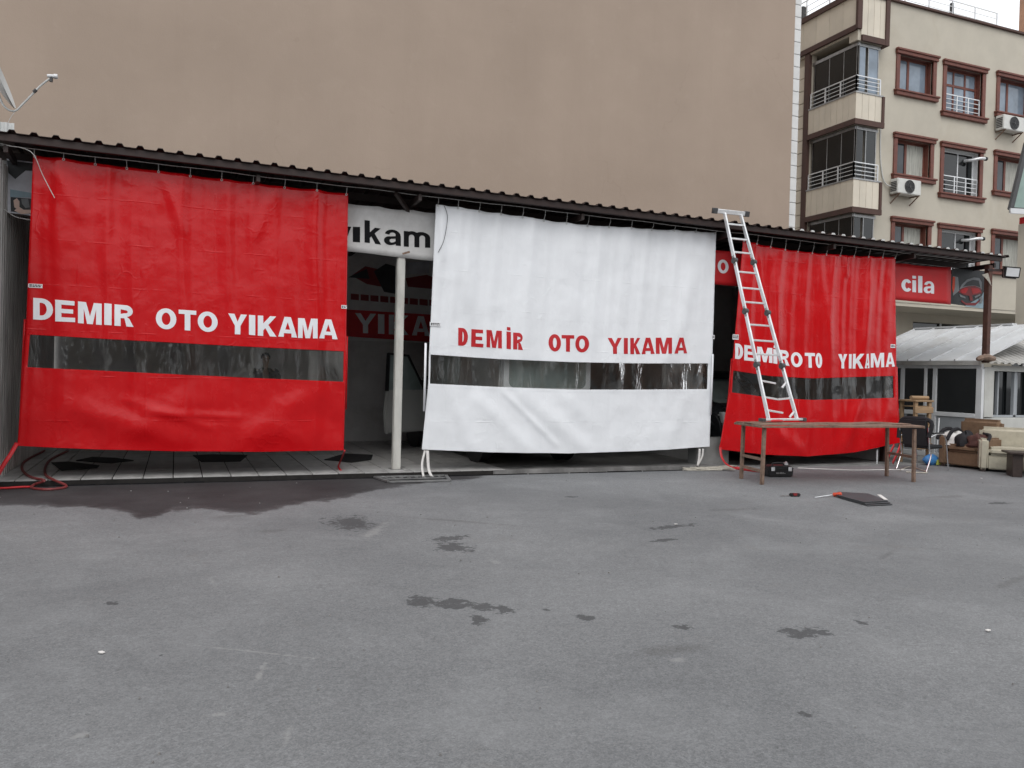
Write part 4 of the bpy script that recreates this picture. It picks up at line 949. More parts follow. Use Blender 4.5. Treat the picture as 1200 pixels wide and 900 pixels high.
def railing(parent, path, z0, h, post_step, rails, name='railing'):
    b = MB(); 
    for a_, c_ in zip(path[:-1], path[1:]):
        a_, c_ = Vector(a_), Vector(c_); L = (c_-a_).length; n_ = max(1, round(L/post_step))
        for i in range(n_+1):
            p = a_+(c_-a_)*i/n_; b.box(p.x-.018, p.x+.018, p.y-.018, p.y+.018, z0, z0+h)
        for k in range(rails):
            z_ = z0+h*(k+1)/rails; b.bar((a_.x, a_.y, z_), (c_.x, c_.y, z_), .03 if k == rails-1 else .018, .03 if k == rails-1 else .018)
    return b.build(name, 'alu', parent)
def window(x0, x1, z0, z1, kind, row):
    T = .16
    W = MB()
    for (a_, c_, d_, e_) in ((x0, x0+T, z0+T, z1-T), (x1-T, x1, z0+T, z1-T)): W.box(a_, c_, YA-.05, YA+.06, d_, e_)
    W.box(x0-.03, x1+.03, YA-.10, YA+.05, z1-T, z1); W.box(x0-.06, x1+.06, YA-.14, YA-.02, z1-.05, z1+.02)
    W.box(x0-.05, x1+.05, YA-.12, YA+.05, z0, z0+T); W.box(x0-.08, x1+.08, YA-.16, YA, z0+T-.04, z0+T+.02)
    win = W.build('window', 'woodred', AP, bevel=.01, seg=1)
    xi0, xi1, zi0, zi1 = x0+T, x1-T, z0+T, z1-T; yi = YA+.22
    fm = 'woodred' if not (kind == 1 and row > 0) else 'pvc'
    F = MB()
    t = .07
    # reveal lining and sash frame
    F.box(xi0+.002, xi0+.015, YA+.06, yi, zi0, zi1); F.box(xi1-.015, xi1-.002, YA+.06, yi, zi0, zi1); F.box(xi0, xi1, YA+.06, yi, zi1-.015, zi1-.002)
    F.box(xi0, xi0+t, yi, yi+.06, zi0, zi1); F.box(xi1-t, xi1, yi, yi+.06, zi0, zi1); F.box(xi0+t, xi1-t, yi, yi+.06, zi0, zi0+t); F.box(xi0+t, xi1-t, yi, yi+.06, zi1-t, zi1)
    if kind == 1 and row == 0:
        for u in (.36, .68): F.box(xi0+(xi1-xi0)*u-.035, xi0+(xi1-xi0)*u+.035, yi, yi+.05, zi0+t, zi1-t)
        zc = zi0+(zi1-zi0)*.66; F.box(xi0+t, xi1-t, yi-.004, yi+.045, zc-.04, zc+.04); cols = [0, .36, .68, 1]
    elif kind == 1:
        F.box(xi0+(xi1-xi0)*.55-.02, xi0+(xi1-xi0)*.55+.02, yi, yi+.05, zi0+t, zi1-t); cols = [0, .55, 1]
    else:
        u = .42; F.box(xi0+(xi1-xi0)*u-.05, xi0+(xi1-xi0)*u+.05, yi-.004, yi+.05, zi0+t, zi1-t); cols = [0, .42, 1]
    F.build('frame', fm, win)
    for i in range(len(cols)-1):
        g_ = MB(); g_.box(xi0+(xi1-xi0)*cols[i]+.03, xi0+(xi1-xi0)*cols[i+1]-.03, yi+.02, yi+.03, zi0+t*.5, zi1-t*.5)
        g_.build('pane', 'darkglass' if (kind == 1 and row > 0) else ('skyglass' if row == 0 else 'glass'), win)
        if kind != 1 and row > 0 and i == 1:
            c_ = MB(); n_ = 24; xa, xb = xi0+(xi1-xi0)*cols[i]+.05, xi0+(xi1-xi0)*cols[i+1]-.02
            c_.add([v_ for j in range(n_+1) for v_ in ((xa+(xb-xa)*j/n_, yi+.012+.006*math.sin(j*1.7), zi0+.05), (xa+(xb-xa)*j/n_, yi+.012+.006*math.sin(j*1.7), zi1-.05))], [(2*j, 2*j+2, 2*j+3, 2*j+1) for j in range(n_)]); c_.build('curtain', 'curtain', win)
    if kind == 1:
        railing(win, [(xi0+.05, YA+.04, 0), (xi1-.05, YA+.04, 0)], zi0+.03, .62, .55, 4)
for (x0, x1), z0, z1, r_, kd in wins: window(x0, x1, z0, z1, kd, r_)
# glazed corner balconies
YB0, XB = 20.68, at(1002.5, 130, 20.68).x
XR = at(1033, 130, 20.68).x
print('XB', XB, XR)
#       # front plane and left plane of the balcony box
YBk = atx(947, 150, XB).y; print('YBk', YBk)
def balcony(zc0, zc1, zg):
    """cladding from zc0 to zc1, glass up to zg"""
    B = MB(); B.box(XB+.03, XR, YB0+.03, YBk, zc0, zc1); bal = B.build('balcony', 'aptwall', AP)
    n_ = 8; d_ = (YBk-YB0)/n_
    for i in range(n_):
        p_ = MB(); p_.box(XB, XB+.03, YB0+.031+i*d_*.99+.006, YB0+.03+(i+1)*d_*.99-.006, zc0+.16, zc1); p_.build('cladding_panel', 'aptclad', bal)
    for i in range(4):
        p_ = MB(); w_ = (XR-XB)/4; p_.box(XB+i*w_+.006, XB+(i+1)*w_-.006, YB0, YB0+.03, zc0+.16, zc1); p_.build('cladding_panel', 'aptclad', bal)
    t_ = MB(); t_.box(XB-.05, XB+.03, YB0-.05, YBk, zc0-.02, zc0+.155); t_.box(XB+.031, XR+.1, YB0-.05, YB0+.03, zc0-.02, zc0+.155); t_.box(XR+.002, XR+.10, YB0-.04, YA, zc0+.156, zc1+.01); t_.build('trim', 'apttrim', bal)
    c_ = MB(); c_.box(XB-.02, XR+.06, YB0-.02, YBk, zc1+.002, zc1+.05); c_.build('sill', 'steel', bal)
    railing(bal, [(XB+.04, YBk-.05, 0), (XB+.04, YB0+.04, 0), (XR-.05, YB0+.04, 0)], zc1+.05, .52, .68, 4)
def glazing(z0, z1):
    f_ = MB(); xg, yg = XB+.14, YB0+.14
    for y_ in (YBk-.1, YBk-.8, YBk-1.45, YBk-2.1, yg): f_.box(xg-.012, xg+.012, y_-.012, y_+.012, z0, z1)
    for x_ in (xg+.46, XR-.08): f_.box(x_-.015, x_+.015, yg-.02, yg+.02, z0, z1)
    f_.box(xg-.03, xg+.03, yg-.03, YBk, z1-.10, z1+.001); f_.box(xg+.031, XR, yg-.03, yg+.03, z1-.10, z1+.001)
    fr = f_.build('balcony_glazing', 'steel', AP)
    ys_ = [YBk-.1, YBk-.8, YBk-1.45, YBk-2.1, yg]
    for i in range(4):
        g_ = MB(); g_.box(xg-.005, xg+.005, ys_[i+1]+.02, ys_[i]-.02, z0, z1-.1); g_.build('pane', 'darkglass', fr)
    for a_, c_ in ((xg, xg+.36), (xg+.46, XR-.08)):
        g_ = MB(); g_.box(a_+.02, c_-.015, yg-.005, yg+.005, z0, z1-.1); g_.build('pane', 'skyglass' if z0 > 10 else 'darkglass', fr)
balcony(9.95, 10.95, 0); balcony(7.10, 8.15, 0); balcony(4.32, 5.3, 0)
glazing(11.0, 12.62); glazing(8.2, 9.92); glazing(5.35, 7.07)
# top fascia box over the balcony
B = MB(); B.box(XB+.03, (XR+.15), YB0+.03, YBk+3, 12.9, 14.28); B.box(XB+.03, (XR+.15), YB0+.03, YB0+.4, 12.66, 12.9); fa = B.build('roof_fascia', 'aptwall', AP)
for i in range(8):
    p_ = MB(); p_.box(XB, XB+.03, YB0+.05+i*.62+.006, YB0+.05+(i+1)*.62-.006, 13.16, 14.12); p_.build('cladding_panel', 'aptclad', fa)
for i in range(4):
    p_ = MB(); w_ = ((XR+.15)-XB-.2)/4; p_.box(XB+.14+i*w_+.006, XB+.14+(i+1)*w_-.006, YB0, YB0+.03, 12.84, 14.12); p_.build('cladding_panel', 'aptclad', fa)
t_ = MB(); t_.box(XB-.06, XB+.03, YB0-.06, YBk+3, 14.12, 14.30); t_.box(XB+.031, XR+.2, YB0-.06, YB0+.03, 14.12, 14.30); t_.box(XB-.05, XB+.03, YB0+.06, YBk+3, 12.98, 13.15); t_.box(XB-.06, XB+.13, YB0-.05, YB0+.05, 13.0, 14.11)
t_.box(XR+.04, XR+.2, YB0-.055, YA, 12.64, 14.11); t_.box(XB+.16, XR+.03, YB0-.05, YB0+.03, 12.64, 12.83); t_.build('trim', 'apttrim', fa)
# left flank further back: two brown strips and a column of cream panels
b = MB(); b.box(XB+.1, XB+.3, YBk, 34, 4.3, 12.95); b.build('side_wall', 'aptwall', AP)
b = MB(); b.box(XB-.02, XB+.1, YBk+.02, YBk+.24, 4.3, 12.95); b.build('trim', 'apttrim', AP)
b = MB(); b.box(XB-.02, XB+.1, YBk+.95, YBk+1.3, 4.3, 12.95); b.build('trim', 'apttrim', AP)
z = 4.35
while z < 12.5:
    p_ = MB(); p_.box(XB+.02, XB+.1, YBk+.25, YBk+.94, z+.012, z+.42); p_.build('cladding_panel', 'aptclad', AP); z += .435
# ground floor set back under the overhang
b = MB(); b.box(20.5, XA1, YA+.02, 25, 4.2, 4.318); b.build('soffit', 'aptwall', AP)
hl = [(22.2, 23.6, .2, 3.3), (25.6, 29.0, .2, 3.9), (31, 33, .2, 3.6)]
wall_holes(20.9, XA1, 0, 4.2, hl, 23.0, .3, 'ground_floor_wall', 'aptwall', AP)
for h in hl:
    b = MB(); b.box(h[0], h[1], 23.3, 23.33, h[2], h[3]); pn = b.build('shop_window', 'darkglass', AP)
    b = MB(); b.box((h[0]+h[1])/2-.03, (h[0]+h[1])/2+.03, 23.22, 23.28, h[2], h[3]); b.build('frame', 'pvc', pn)
b = MB(); b.box(30.0, 30.5, 21.1, 21.6, 0, 4.19); b.build('column', 'aptwall', AP)
# roof rail, chimney, small roof shapes
railing(AP, [(XB+.2, 30, 0), (XB+.2, YB0+.4, 0), (27.2, YA+.2, 0)], ZP+.05, .62, 1.1, 3, 'roof_railing')
b = MB(); b.box(XB+.1, XB+.32, 23.4, 23.6, ZP, ZP+.5); b.build('roof_pillar', 'darkplastic', AP)
b = MB(); b.box(24.9, 25.0, YA+.15, YA+.25, ZP, ZP+.6); b.build('roof_pillar', 'darkplastic', AP)
pc = at(1194, 30, 23.3); b = MB(); b.box(pc.x, pc.x+1.0, 22.5, 23.3, 12.9, 18.5); ch = b.build('chimney', 'chimney', AP); b = MB(); b.box(pc.x-.12, pc.x+1.1, 22.4, 23.4, 14.1, 14.3); b.build('flashing', 'darkplastic', ch)
# stove pipe elbows in two of the balcony windows
for zc in (zt2w-FH-.42, zt2w-2*FH-.42):
    x_ = w2x[1]-.62
    b = MB(); b.tube(smoothpath([(x_, YA+.24, zc), (x_+.10, YA+.02, zc-.02), (x_+.28, YA-.16, zc+.02), (x_+.48, YA-.2, zc+.03)], 4), .055, 10); fl = b.build('flue_pipe', 'alu', AP, smooth=True)
    b = MB(); b.tube([(x_+.48, YA-.2, zc+.03), (x_+.56, YA-.2, zc+.03)], .07, 10); b.build('flue_cap', 'blackplastic', fl)
# air conditioners
def aircon(px0, px1, pt, pb, label):
    a_, c_ = at(px0, pt, YA-.3), at(px1, pb, YA-.3); x0, x1 = a_.x, c_.x; z1, z0 = a_.z, c_.z
    T = thing('air_conditioner', label, 'air conditioner', ((x0+x1)/2, YA-.2, z0), 'air conditioner units on the cream apartment house')
    b = MB(); b.box(x0, x1, YA-.38, YA-.06, z0, z1); b.build('housing', 'acw', T, bevel=.02)
    cxx, czz, r_ = x0+(x1-x0)*.5, (z0+z1)/2, (z1-z0)*.40
    b = MB(); b.lathe([(0, 0), (r_*.96, 0), (r_, -.008), (r_, -.016), (r_*1.1, -.02), (r_*1.1, .0)], (cxx, YA-.383, czz), (0, 1, 0), 24); fan = b.build('fan_opening', 'darkplastic', T)
    b = MB()
    for k in range(1, 6): 
        rr_ = r_*k/6; b.tube([(cxx+rr_*math.cos(t*math.pi/12), YA-.405, czz+rr_*math.sin(t*math.pi/12)) for t in range(25)], .006, 4, False)
    for k in range(3): b.bar((cxx-r_*math.cos(k*1.047), YA-.41, czz-r_*math.sin(k*1.047)), (cxx+r_*math.cos(k*1.047), YA-.41, czz+r_*math.sin(k*1.047)), .012, .012)
    b.lathe([(0, -.01), (r_*.2, -.01), (r_*.2, .02)], (cxx, YA-.41, czz), (0, 1, 0), 12); b.build('grille', 'darkplastic', fan)
    b = MB()
    for k in range(6): b.box(x0-.012, x0, YA-.34, YA-.10, z0+.08+k*(z1-z0-.16)/6, z0+.08+(k+.6)*(z1-z0-.16)/6)
    b.build('side_louvre', 'darkplastic', T)
    for x_ in (x0+.1, x1-.1):
        b = MB(); b.bar((x_, YA-.40, z0-.02), (x_, YA, z0-.02), .04, .03); b.bar((x_, YA-.36, z0-.03), (x_, YA, z0-.28), .03, .03); b.build('bracket', 'rust', T)
    return T, x0, x1, z0, z1
T, x0, x1, z0, z1 = aircon(1050, 1077, 208.5, 230, 'air conditioner mounted beneath the left window of the middle row')
b = MB(); b.tube(smoothpath([(x0+.02, YA-.12, z0+.25), (x0-.25, YA-.05, z0+.4), (x0-.42, YA-.03, z0+1.1), (x0-.46, YA-.02, z0+2.2)], 5), .022, 6); b.build('pipe', 'wire', T)
aircon(1174, 1198, 134, 156, 'air conditioner at the right edge below the top-floor window with the tilted sash')

# ------------------------------------------------------------ white shed at the right
XS, YS = 15.25, 11.95
SH = thing('site_hut', 'low white hut with ribbed metal roof and dark glazing to the right of the curtains', 'hut', (16.5, 12.5, 0))
ZE = 2.02
# left side (plane x = XS): frame of white pvc with dark panes
yl = [YS+.0, YS+1.12, YS+1.95, YS+2.7, YS+3.6]
fr = MB()
for y_, t in ((YS+.05, .07), (YS+1.12, .05), (YS+1.36, .035), (YS+1.98, .05), (YS+2.9, .05)): fr.box(XS-.02, XS+.05, y_-t, y_+t, 0.05, ZE-.10)
fr.box(XS-.022, XS+.052, YS, YS+3.6, ZE-.10, ZE); fr.box(XS-.024, XS+.054, YS+.125, YS+3.6, .90, .99); fr.box(XS-.022, XS+.052, YS, YS+3.6, 0, .10)
fr.build('side_frame', 'pvc', SH, bevel=.006, seg=1)
for (a_, c_) in ((YS+.12, YS+1.07), (YS+1.17, YS+1.33), (YS+1.40, YS+1.93), (YS+2.03, YS+2.85), (YS+2.95, YS+3.6)):
    g_ = MB(); g_.box(XS+.01, XS+.02, a_, c_, .99, ZE-.1); g_.build('pane', 'darkglass', SH)
    g_ = MB(); g_.box(XS+.008, XS+.03, a_, c_, .10, .90); g_.build('lower_panel', 'pvcgrey', SH)
# front side (plane y = YS)
b = MB(); b.box(XS+.09, 19.5, YS, YS+.06, 0, .92); b.build('front_panel', 'cream', SH, bevel=.008, seg=1)
b = MB(); b.box(XS+.052, XS+.32, YS-.03, YS+.05, .93, ZE-.06); b.box(17.2, 19.5, YS, YS+.05, .93, ZE-.02); b.box(XS+.321, 17.2, YS, YS+.05, ZE-.14, ZE-.02); b.build('front_frame', 'cream', SH, bevel=.006, seg=1)
b = MB(); b.box(XS+.35, 17.18, YS+.30, YS+.32, .92, ZE-.1); wn = b.build('window', 'darkglass', SH)
b = MB(); b.box(XS+.33, XS+.39, YS+.06, YS+.5, .93, ZE-.141); b.box(XS+.62, XS+.66, YS+.12, YS+.18, .93, ZE-.141); b.box(XS+1.02, XS+1.09, YS+.05, YS+.12, .93, ZE-.141); b.box(XS+1.2, XS+1.26, YS+.15, YS+.2, .93, ZE-.141); b.box(XS+.39, 17.18, YS+.05, YS+.12, .925, .97); b.build('frame', 'pvcgrey', wn)
b = MB(); b.box(XS+.1, 19.5, YS+.5, YS+3.55, 0, ZE-.1); b.build('inner_room', 'darkplastic', SH)
# roof: left plane (slopes to -x) made of ribbed white panels, front plane (slopes to -y) of old corrugated sheet
def slope_panel(y0, y1, name):
    x_e, z_e, x_r = XS-.12, ZE+.03, XS+2.1; s_ = .39
    b = MB(); b.add([(x_e, y0, z_e), (x_r, y0, z_e+s_*(x_r-x_e)), (x_r, y1, z_e+s_*(x_r-x_e)), (x_e, y1, z_e), (x_e, y0, z_e+.035), (x_r, y0, z_e+s_*(x_r-x_e)+.035), (x_r, y1, z_e+s_*(x_r-x_e)+.035), (x_e, y1, z_e+.035)],
            [(0, 3, 2, 1), (4, 5, 6, 7), (0, 1, 5, 4), (1, 2, 6, 5), (2, 3, 7, 6), (3, 0, 4, 7)])
    p_ = b.build('roof_panel', 'roofwhite', SH)
    b = MB(); b.bar((x_e-.01, y1-.02, z_e+.045), (x_r, y1-.02, z_e+s_*(x_r-x_e)+.045), .035, .04); b.build('rib', 'roofwhite', p_)
y_ = YS-.02
while y_ < YS+3.4: slope_panel(y_, y_+.585, ''); y_ += .60
b = MB(); b.box(XS-.14, XS-.10, YS-.05, YS+3.6, ZE-.03, ZE+.055); b.build('eave_flashing', 'roofgrey', SH)
b = MB(); xr = XS+2.1; zr = ZE+.03+.39*2.22; b.bar((xr+.02, YS+.9, zr+.05), (xr+.02, YS+3.58, zr+.05), .16, .04); b.build('ridge_cap', 'roofwhite', SH)
# front plane: corrugated sheet, hip side cut along the diagonal
pr = []; x_ = XS-.05
while x_ < 20: pr += [(x_, 0), (x_+.07, .0), (x_+.10, .03), (x_+.17, .03)]; x_ += .20
vs = []; s_ = .42
for (x_, h_) in pr:
    L = min(max((x_-XS+.05)*.92, .02), 1.95)
    vs += [(x_, YS-.22, ZE+.0+h_), (x_, YS-.22+L, ZE+.0+h_+s_*L)]
b = MB(); b.add(vs, [(2*i, 2*i+2, 2*i+3, 2*i+1) for i in range(len(pr)-1)]); o = b.build('front_roof_sheet', 'roofgrey', SH); md = o.modifiers.new('t', 'SOLIDIFY'); md.thickness = .006; md.offset = 1
# brown post that stands at the hut corner and carries the long roof
p0, p1 = at(1155, 420, 11.92), at(1160, 305, 11.92)
PT = thing('roof_post', 'brown steel post rising from the hut corner to the end of the long roof', 'post', (p0.x, 11.92, 2.05))
b = MB(); b.box(p0.x-.055, p0.x+.055, 11.865, 11.975, 2.04, 4.03); b.build('shaft', 'brownpost', PT, bevel=.008)
b = MB(); b.tube(smoothpath([(p0.x-.40, 11.80, 2.10), (p0.x-.2, 11.78, 2.15), (p0.x, 11.82, 2.13), (p0.x+.16, 11.84, 2.13)], 4), [.03, .05, .06, .05, .07, .06, .08, .06, .07, .07, .06, .05, .03], 8); b.build('mortar_lump', 'rust', PT, smooth=True)
cl = [at(1152, 322, 11.85), at(1158, 318, 11.82), at(1160, 330, 11.82), at(1163, 336, 11.85)]
b = MB(); b.add([tuple(p) for p in (at(1151, 322, 11.84), at(1158, 320, 11.80), at(1162, 335, 11.84), at(1157, 328, 11.83))], [(0, 1, 2, 3)]); o = b.build('rag', 'palerope', PT); md = o.modifiers.new('t', 'SOLIDIFY'); md.thickness = .01
# floodlight
fp = at(1186, 319, 11.75)
FL = thing('floodlight', 'black floodlight with pale glass facing the yard at the right end of the roof', 'floodlight', fp)
b = MB(); b.M = Matrix.Translation(fp) @ Matrix.Rotation(R(8), 4, 'X') @ Matrix.Rotation(R(-18), 4, 'Z'); b.box(-.17, .17, -.02, .07, -.11, .11); b.box(-.13, .13, .07, .11, -.08, .08); b.build('housing', 'blackplastic', FL, bevel=.012)
b = MB(); b.M = Matrix.Translation(fp) @ Matrix.Rotation(R(8), 4, 'X') @ Matrix.Rotation(R(-18), 4, 'Z'); b.box(-.135, .135, -.026, -.018, -.085, .085); b.build('glass', 'lamp', FL)
b = MB(); b.bar(tuple(fp+Vector((-.05, .1, .05))), (15.2, 11.88, fp.z+.02), .04, .04); b.bar(tuple(fp+Vector((.0, .06, .12))), tuple(fp+Vector((.0, .06, -.12))), .38, .02, (0, 1, 0)); b.build('arm', 'brown', FL)
# board at the right edge
sp = at(1197, 205, 13.5)
SG = thing('tilted_board', 'dark framed pale green board leaning over a cream pillar at the right edge', 'sign', (sp.x+.4, 13.5, 3.4))
P = lambda px, py, y: at(px, py, y)
fpx = [(1184, 246), (1203, 168), (1260, 180), (1248, 250)]
pts = [at(x_, y_, 13.5) for x_, y_ in fpx]
b = MB()
for i in range(4): b.bar(tuple(pts[i]), tuple(pts[(i+1) % 4]), .12, .07, (0, 1, 0))
b.build('frame', 'darkplastic', SG)
b = MB(); b.prism([(p.x, p.z) for p in pts], 'y', 13.48, 13.52); b.build('face', 'greenface', SG)
b = MB(); b.bar(tuple(at(1184, 247, 13.46)), tuple(at(1250, 251, 13.46)), .12, .04, (0, 1, 0)); b.build('ledge', 'pvc', SG)
b = MB(); a_ = at(1197.5, 258, 13.5); c_ = at(1196, 384, 13.5); a_.x += .42; b.box(a_.x, a_.x+.9, 13.4, 13.9, 2.2, a_.z); b.build('pillar', 'aptwall', SG, bevel=.01)
b = MB(); b.box(a_.x+.01, a_.x+.88, 13.42, 13.88, a_.z+.002, a_.z+.16); b.build('cap', 'redprint', SG)

# ------------------------------------------------------------ satellite dish and metal stub on the roof
dp = at(16, 125, 13.5)
DI = thing('satellite_dish', 'grey-white satellite dish seen edge-on at the left edge above the roof', 'satellite dish', (-2.55, 13.7, 4.3))
nrm = Vector((.93, -.02, .36)).normalized(); upd = (Vector((0, 0, 1))-nrm*nrm.z).normalized()
ctr = dp+upd*.42
b = MB(); prof = []
for i in range(9):
    r_ = .42*i/8; prof.append((r_, -.09+.09*(i/8)**2))
prof += [(.428, .004), (.425, -.012)]+[(.42*i/8, -.105+.09*(i/8)**2) for i in range(8, -1, -1)]
b.lathe(prof, ctr, nrm, 36); b.build('dish', 'dishm', DI, smooth=True)
lnb = at(60, 91, 13.42)
b = MB(); b.tube(smoothpath([ctr-nrm*.1, ctr-nrm*.12-upd*.35, dp-upd*.06-nrm*.02, dp+(lnb-dp)*.25-upd*.045, dp+(lnb-dp)*.7, lnb], 5), .014, 8); b.build('arm', 'dishm', DI, smooth=True)
b = MB(); b.tube([dp+(lnb-dp)*.52-upd*.01, dp+(lnb-dp)*.60-upd*.006], .026, 8); b.build('clamp', 'darkplastic', DI)
b = MB(); hd = (ctr-lnb).normalized(); b.lathe([(0, -.03), (.024, -.03), (.026, .05), (.034, .055), (.034, .10), (0, .10)], lnb+Vector((-.02, 0, .02)), (1, 0, .08), 14); b.build('receiver', 'pvc', DI, smooth=True)
b = MB(); b.tube([lnb+Vector((.0, 0, .03)), lnb+Vector((0, 0, -.06))], .022, 8); b.build('holder', 'darkplastic', DI)
b = MB(); b.tube([(ctr-nrm*.12).x and tuple(ctr-nrm*.12), (ctr.x-.3, 13.6, ctr.z-.3), (ctr.x-.3, 13.6, 4.2)], .025, 8); b.build('mast', 'steel', DI)
b = MB(); b.tube(smoothpath([dp-upd*.06, dp+Vector((-.06, 0, -.22)), dp+Vector((-.1, 0, -.45))], 4), .004, 5); b.build('cable', 'wire', DI)
b = MB(); pr = []; x_ = -3.1; base = at(0, 160, 13.2)
while x_ < at(12, 150, 13.2).x: pr += [(x_, 0), (x_+.035, 0), (x_+.05, .02), (x_+.075, .02)]; x_ += .09
vs = []
for (x_, d) in pr: vs += [(x_, 13.2-d, 4.1), (x_, 13.2-d, base.z+.20)]
b.add(vs, [(2*i, 2*i+2, 2*i+3, 2*i+1) for i in range(len(pr)-1)]); o = b.build('metal_upstand', 'dishm'); md = o.modifiers.new('t', 'SOLIDIFY'); md.thickness = .003
tag(o, 'pale corrugated metal upstand behind the roof edge under the satellite dish', 'metal sheet')
# loose wires at the left end
for nm, ps, lb in (('cable', [(0, 168, 11.9), (12, 171, 11.85), (28, 174, 11.85), (40, 182, 11.85), (50, 205, 11.93), (64, 232, 11.94)], 'thin pale cable drooping from the roof onto the left red curtain'),
                   ('cable', [(-4, 240, 12.3), (6, 246, 12.3), (18, 254, 12.3), (36, 258, 12.3)], 'thin pale cable slung across the picture at the left end')):
    b = MB(); b.tube(smoothpath([at(*p) for p in ps], 5), .005, 5); tag(b.build(nm, 'wire'), lb, 'cable')

# ------------------------------------------------------------ trestle table and ladder
A = [gnd(893, 568), gnd(866, 560), gnd(1040, 558), gnd(1069, 565)]          # front-left, back-left, back-right, front-right feet
A = [Vector((8.22, 10.05, 0)), Vector((8.36, 10.72, 0)), Vector((11.20, 10.50, 0)), Vector((11.02, 9.79, 0))]
TB = thing('work_table', 'long narrow brown work table of bare steel tube with the ladder standing on it', 'table', (9.7, 10.3, 0))
ZT = .86
for p in A:
    b = MB(); q_ = p.copy(); q_.x += (9.6-p.x)*.012; b.bar(p, (q_.x, q_.y, ZT-.002), .05, .05, (1, 0, 0)); b.build('leg', 'rust', TB, bevel=.004, seg=1)
for i, j in ((0, 1), (3, 2)):
    for h_ in ((.20, .38) if i == 0 else (.40,)):
        b = MB(); b.bar(A[i]+Vector((0, 0, h_)), A[j]+Vector((0, 0, h_)), .035, .04); b.build('brace', 'rust', TB)
ext = [A[0]+Vector((-.1, -.06, 0)), A[1]+Vector((-.1, .06, 0)), A[2]+Vector((.1, .06, 0)), A[3]+Vector((.12, -.06, 0))]
for i, j in ((0, 3), (1, 2), (0, 1), (3, 2)):
    b = MB(); pa, pb = ext[i]+Vector((0, 0, ZT+.02)), ext[j]+Vector((0, 0, ZT+.02+(.015 if j in (2, 3) else 0))); b.bar(pa, pb, .045, .03); b.build('rail', 'rust', TB, bevel=.003, seg=1)
for k in range(3):
    a0, a1 = ext[0].lerp(ext[1], (k+.06)/3), ext[0].lerp(ext[1], (k+.94)/3); c0, c1 = ext[3].lerp(ext[2], (k+.06)/3), ext[3].lerp(ext[2], (k+.94)/3)
    b = MB(); nn = 14; vs = []
    for i in range(nn+1):
        t = i/nn; z_ = ZT+.036+.008*math.sin(t*math.pi*2+k)+.006*math.sin(t*19+k*2)
        for p_, q_ in ((a0, c0), (a1, c1)):
            r_ = p_.lerp(q_, t); vs += [(r_.x, r_.y, z_), (r_.x, r_.y, z_+.014)]
    fs = []
    for i in range(nn):
        o_ = i*4; fs += [(o_+1, o_+5, o_+7, o_+3), (o_, o_+2, o_+6, o_+4), (o_, o_+4, o_+5, o_+1), (o_+2, o_+3, o_+7, o_+6)]
    fs += [(0, 1, 3, 2), (nn*4, nn*4+2, nn*4+3, nn*4+1)]
    b.add(vs, fs); b.build('board', 'rust', TB)
# ladder: solve two rails from table to the roof edge
YL0, YL1 = 10.48, 11.70
L0 = at(900.5, 491, YL0); L1 = at(849.0, 250, YL1); R0 = at(934, 492, YL0+.02); R1 = at(868.0, 252, YL1+.02)
LD = thing('ladder', 'aluminium folding ladder standing on the brown table and leaning on the roof edge', 'ladder', (9.2, 10.4, .9))
dirL = (L1-L0); front = Vector((0, -1, .25)).normalized()
for a_, c_ in ((L0, L1), (R0, R1)):
    cuts = [0, .245, .253, .50, .508, .752, .76, 1.0]
    for i in (0, 2, 4, 6):
        b = MB(); b.bar(a_.lerp(c_, cuts[i]), a_.lerp(c_, cuts[i+1]), .03, .068, front); b.build('rail', 'alu', LD, bevel=.006, seg=1)
    for t in (.249, .504, .756):
        b = MB(); c0 = a_.lerp(c_, t); b.lathe([(0, -.032), (.05, -.032), (.052, -.02), (.052, .02), (.05, .032), (0, .032)], c0, (R0-L0), 16); hg = b.build('hinge', 'darkplastic', LD, smooth=True)
        b = MB(); b.bar(c0-(c_-a_).normalized()*.09, c0+(c_-a_).normalized()*.09, .04, .05, front); b.build('hinge_plate', 'steel', hg, bevel=.004, seg=1)
rungs = [.04, .10, .175, .30, .365, .44, .55, .62, .70, .80, .87, .945]
for i, t in enumerate(rungs):
    a_, c_ = L0.lerp(L1, t), R0.lerp(R1, t); d_ = (c_-a_)
    if t == .175 or t == .04:          # these two rungs are broken off in the middle and droop
        b = MB(); b.bar(a_, a_+d_*.55+Vector((0, -.02, -.035)), .03, .03); b.build('rung', 'alu', LD, bevel=.004, seg=1)
        b = MB(); b.bar(c_, c_-d_*.22+Vector((0, -.03, -.10)), .03, .03); b.build('rung', 'alu', LD, bevel=.004, seg=1)
    elif t == .10:
        b = MB(); mid = a_+d_*.5+Vector((0, -.01, -.03)); b.bar(a_, mid, .03, .03); b.bar(mid, c_, .029, .029); b.build('rung', 'alu', LD)
    else:
        b = MB(); b.bar(a_, c_, .032, .03); b.build('rung', 'alu', LD, bevel=.004, seg=1)
ux = (R1-L1).normalized()
b = MB(); b.bar(L1-ux*.16+Vector((0, .01, .03)), R1+ux*.10+Vector((0, .01, .03)), .035, .075, (0, -.2, 1)); b.build('stabiliser_bar', 'alu', LD, bevel=.006, seg=1)
for p_, s_ in ((L1, -.20), (R1, .14)):
    b = MB(); c_ = p_+ux*s_+Vector((0, .01, .03)); b.bar(c_-ux*.05, c_+ux*.05, .05, .095, (0, -.2, 1)); b.build('end_cap', 'darkplastic', LD, bevel=.006, seg=1)
b0 = Vector((L0.x-.12, YL0, ZT+.095)); b1 = Vector((R0.x+.12, YL0+.02, ZT+.105))
b = MB(); b.bar(b0, b1, .085, .035); b.build('stabiliser_bar', 'alu', LD, bevel=.006, seg=1)
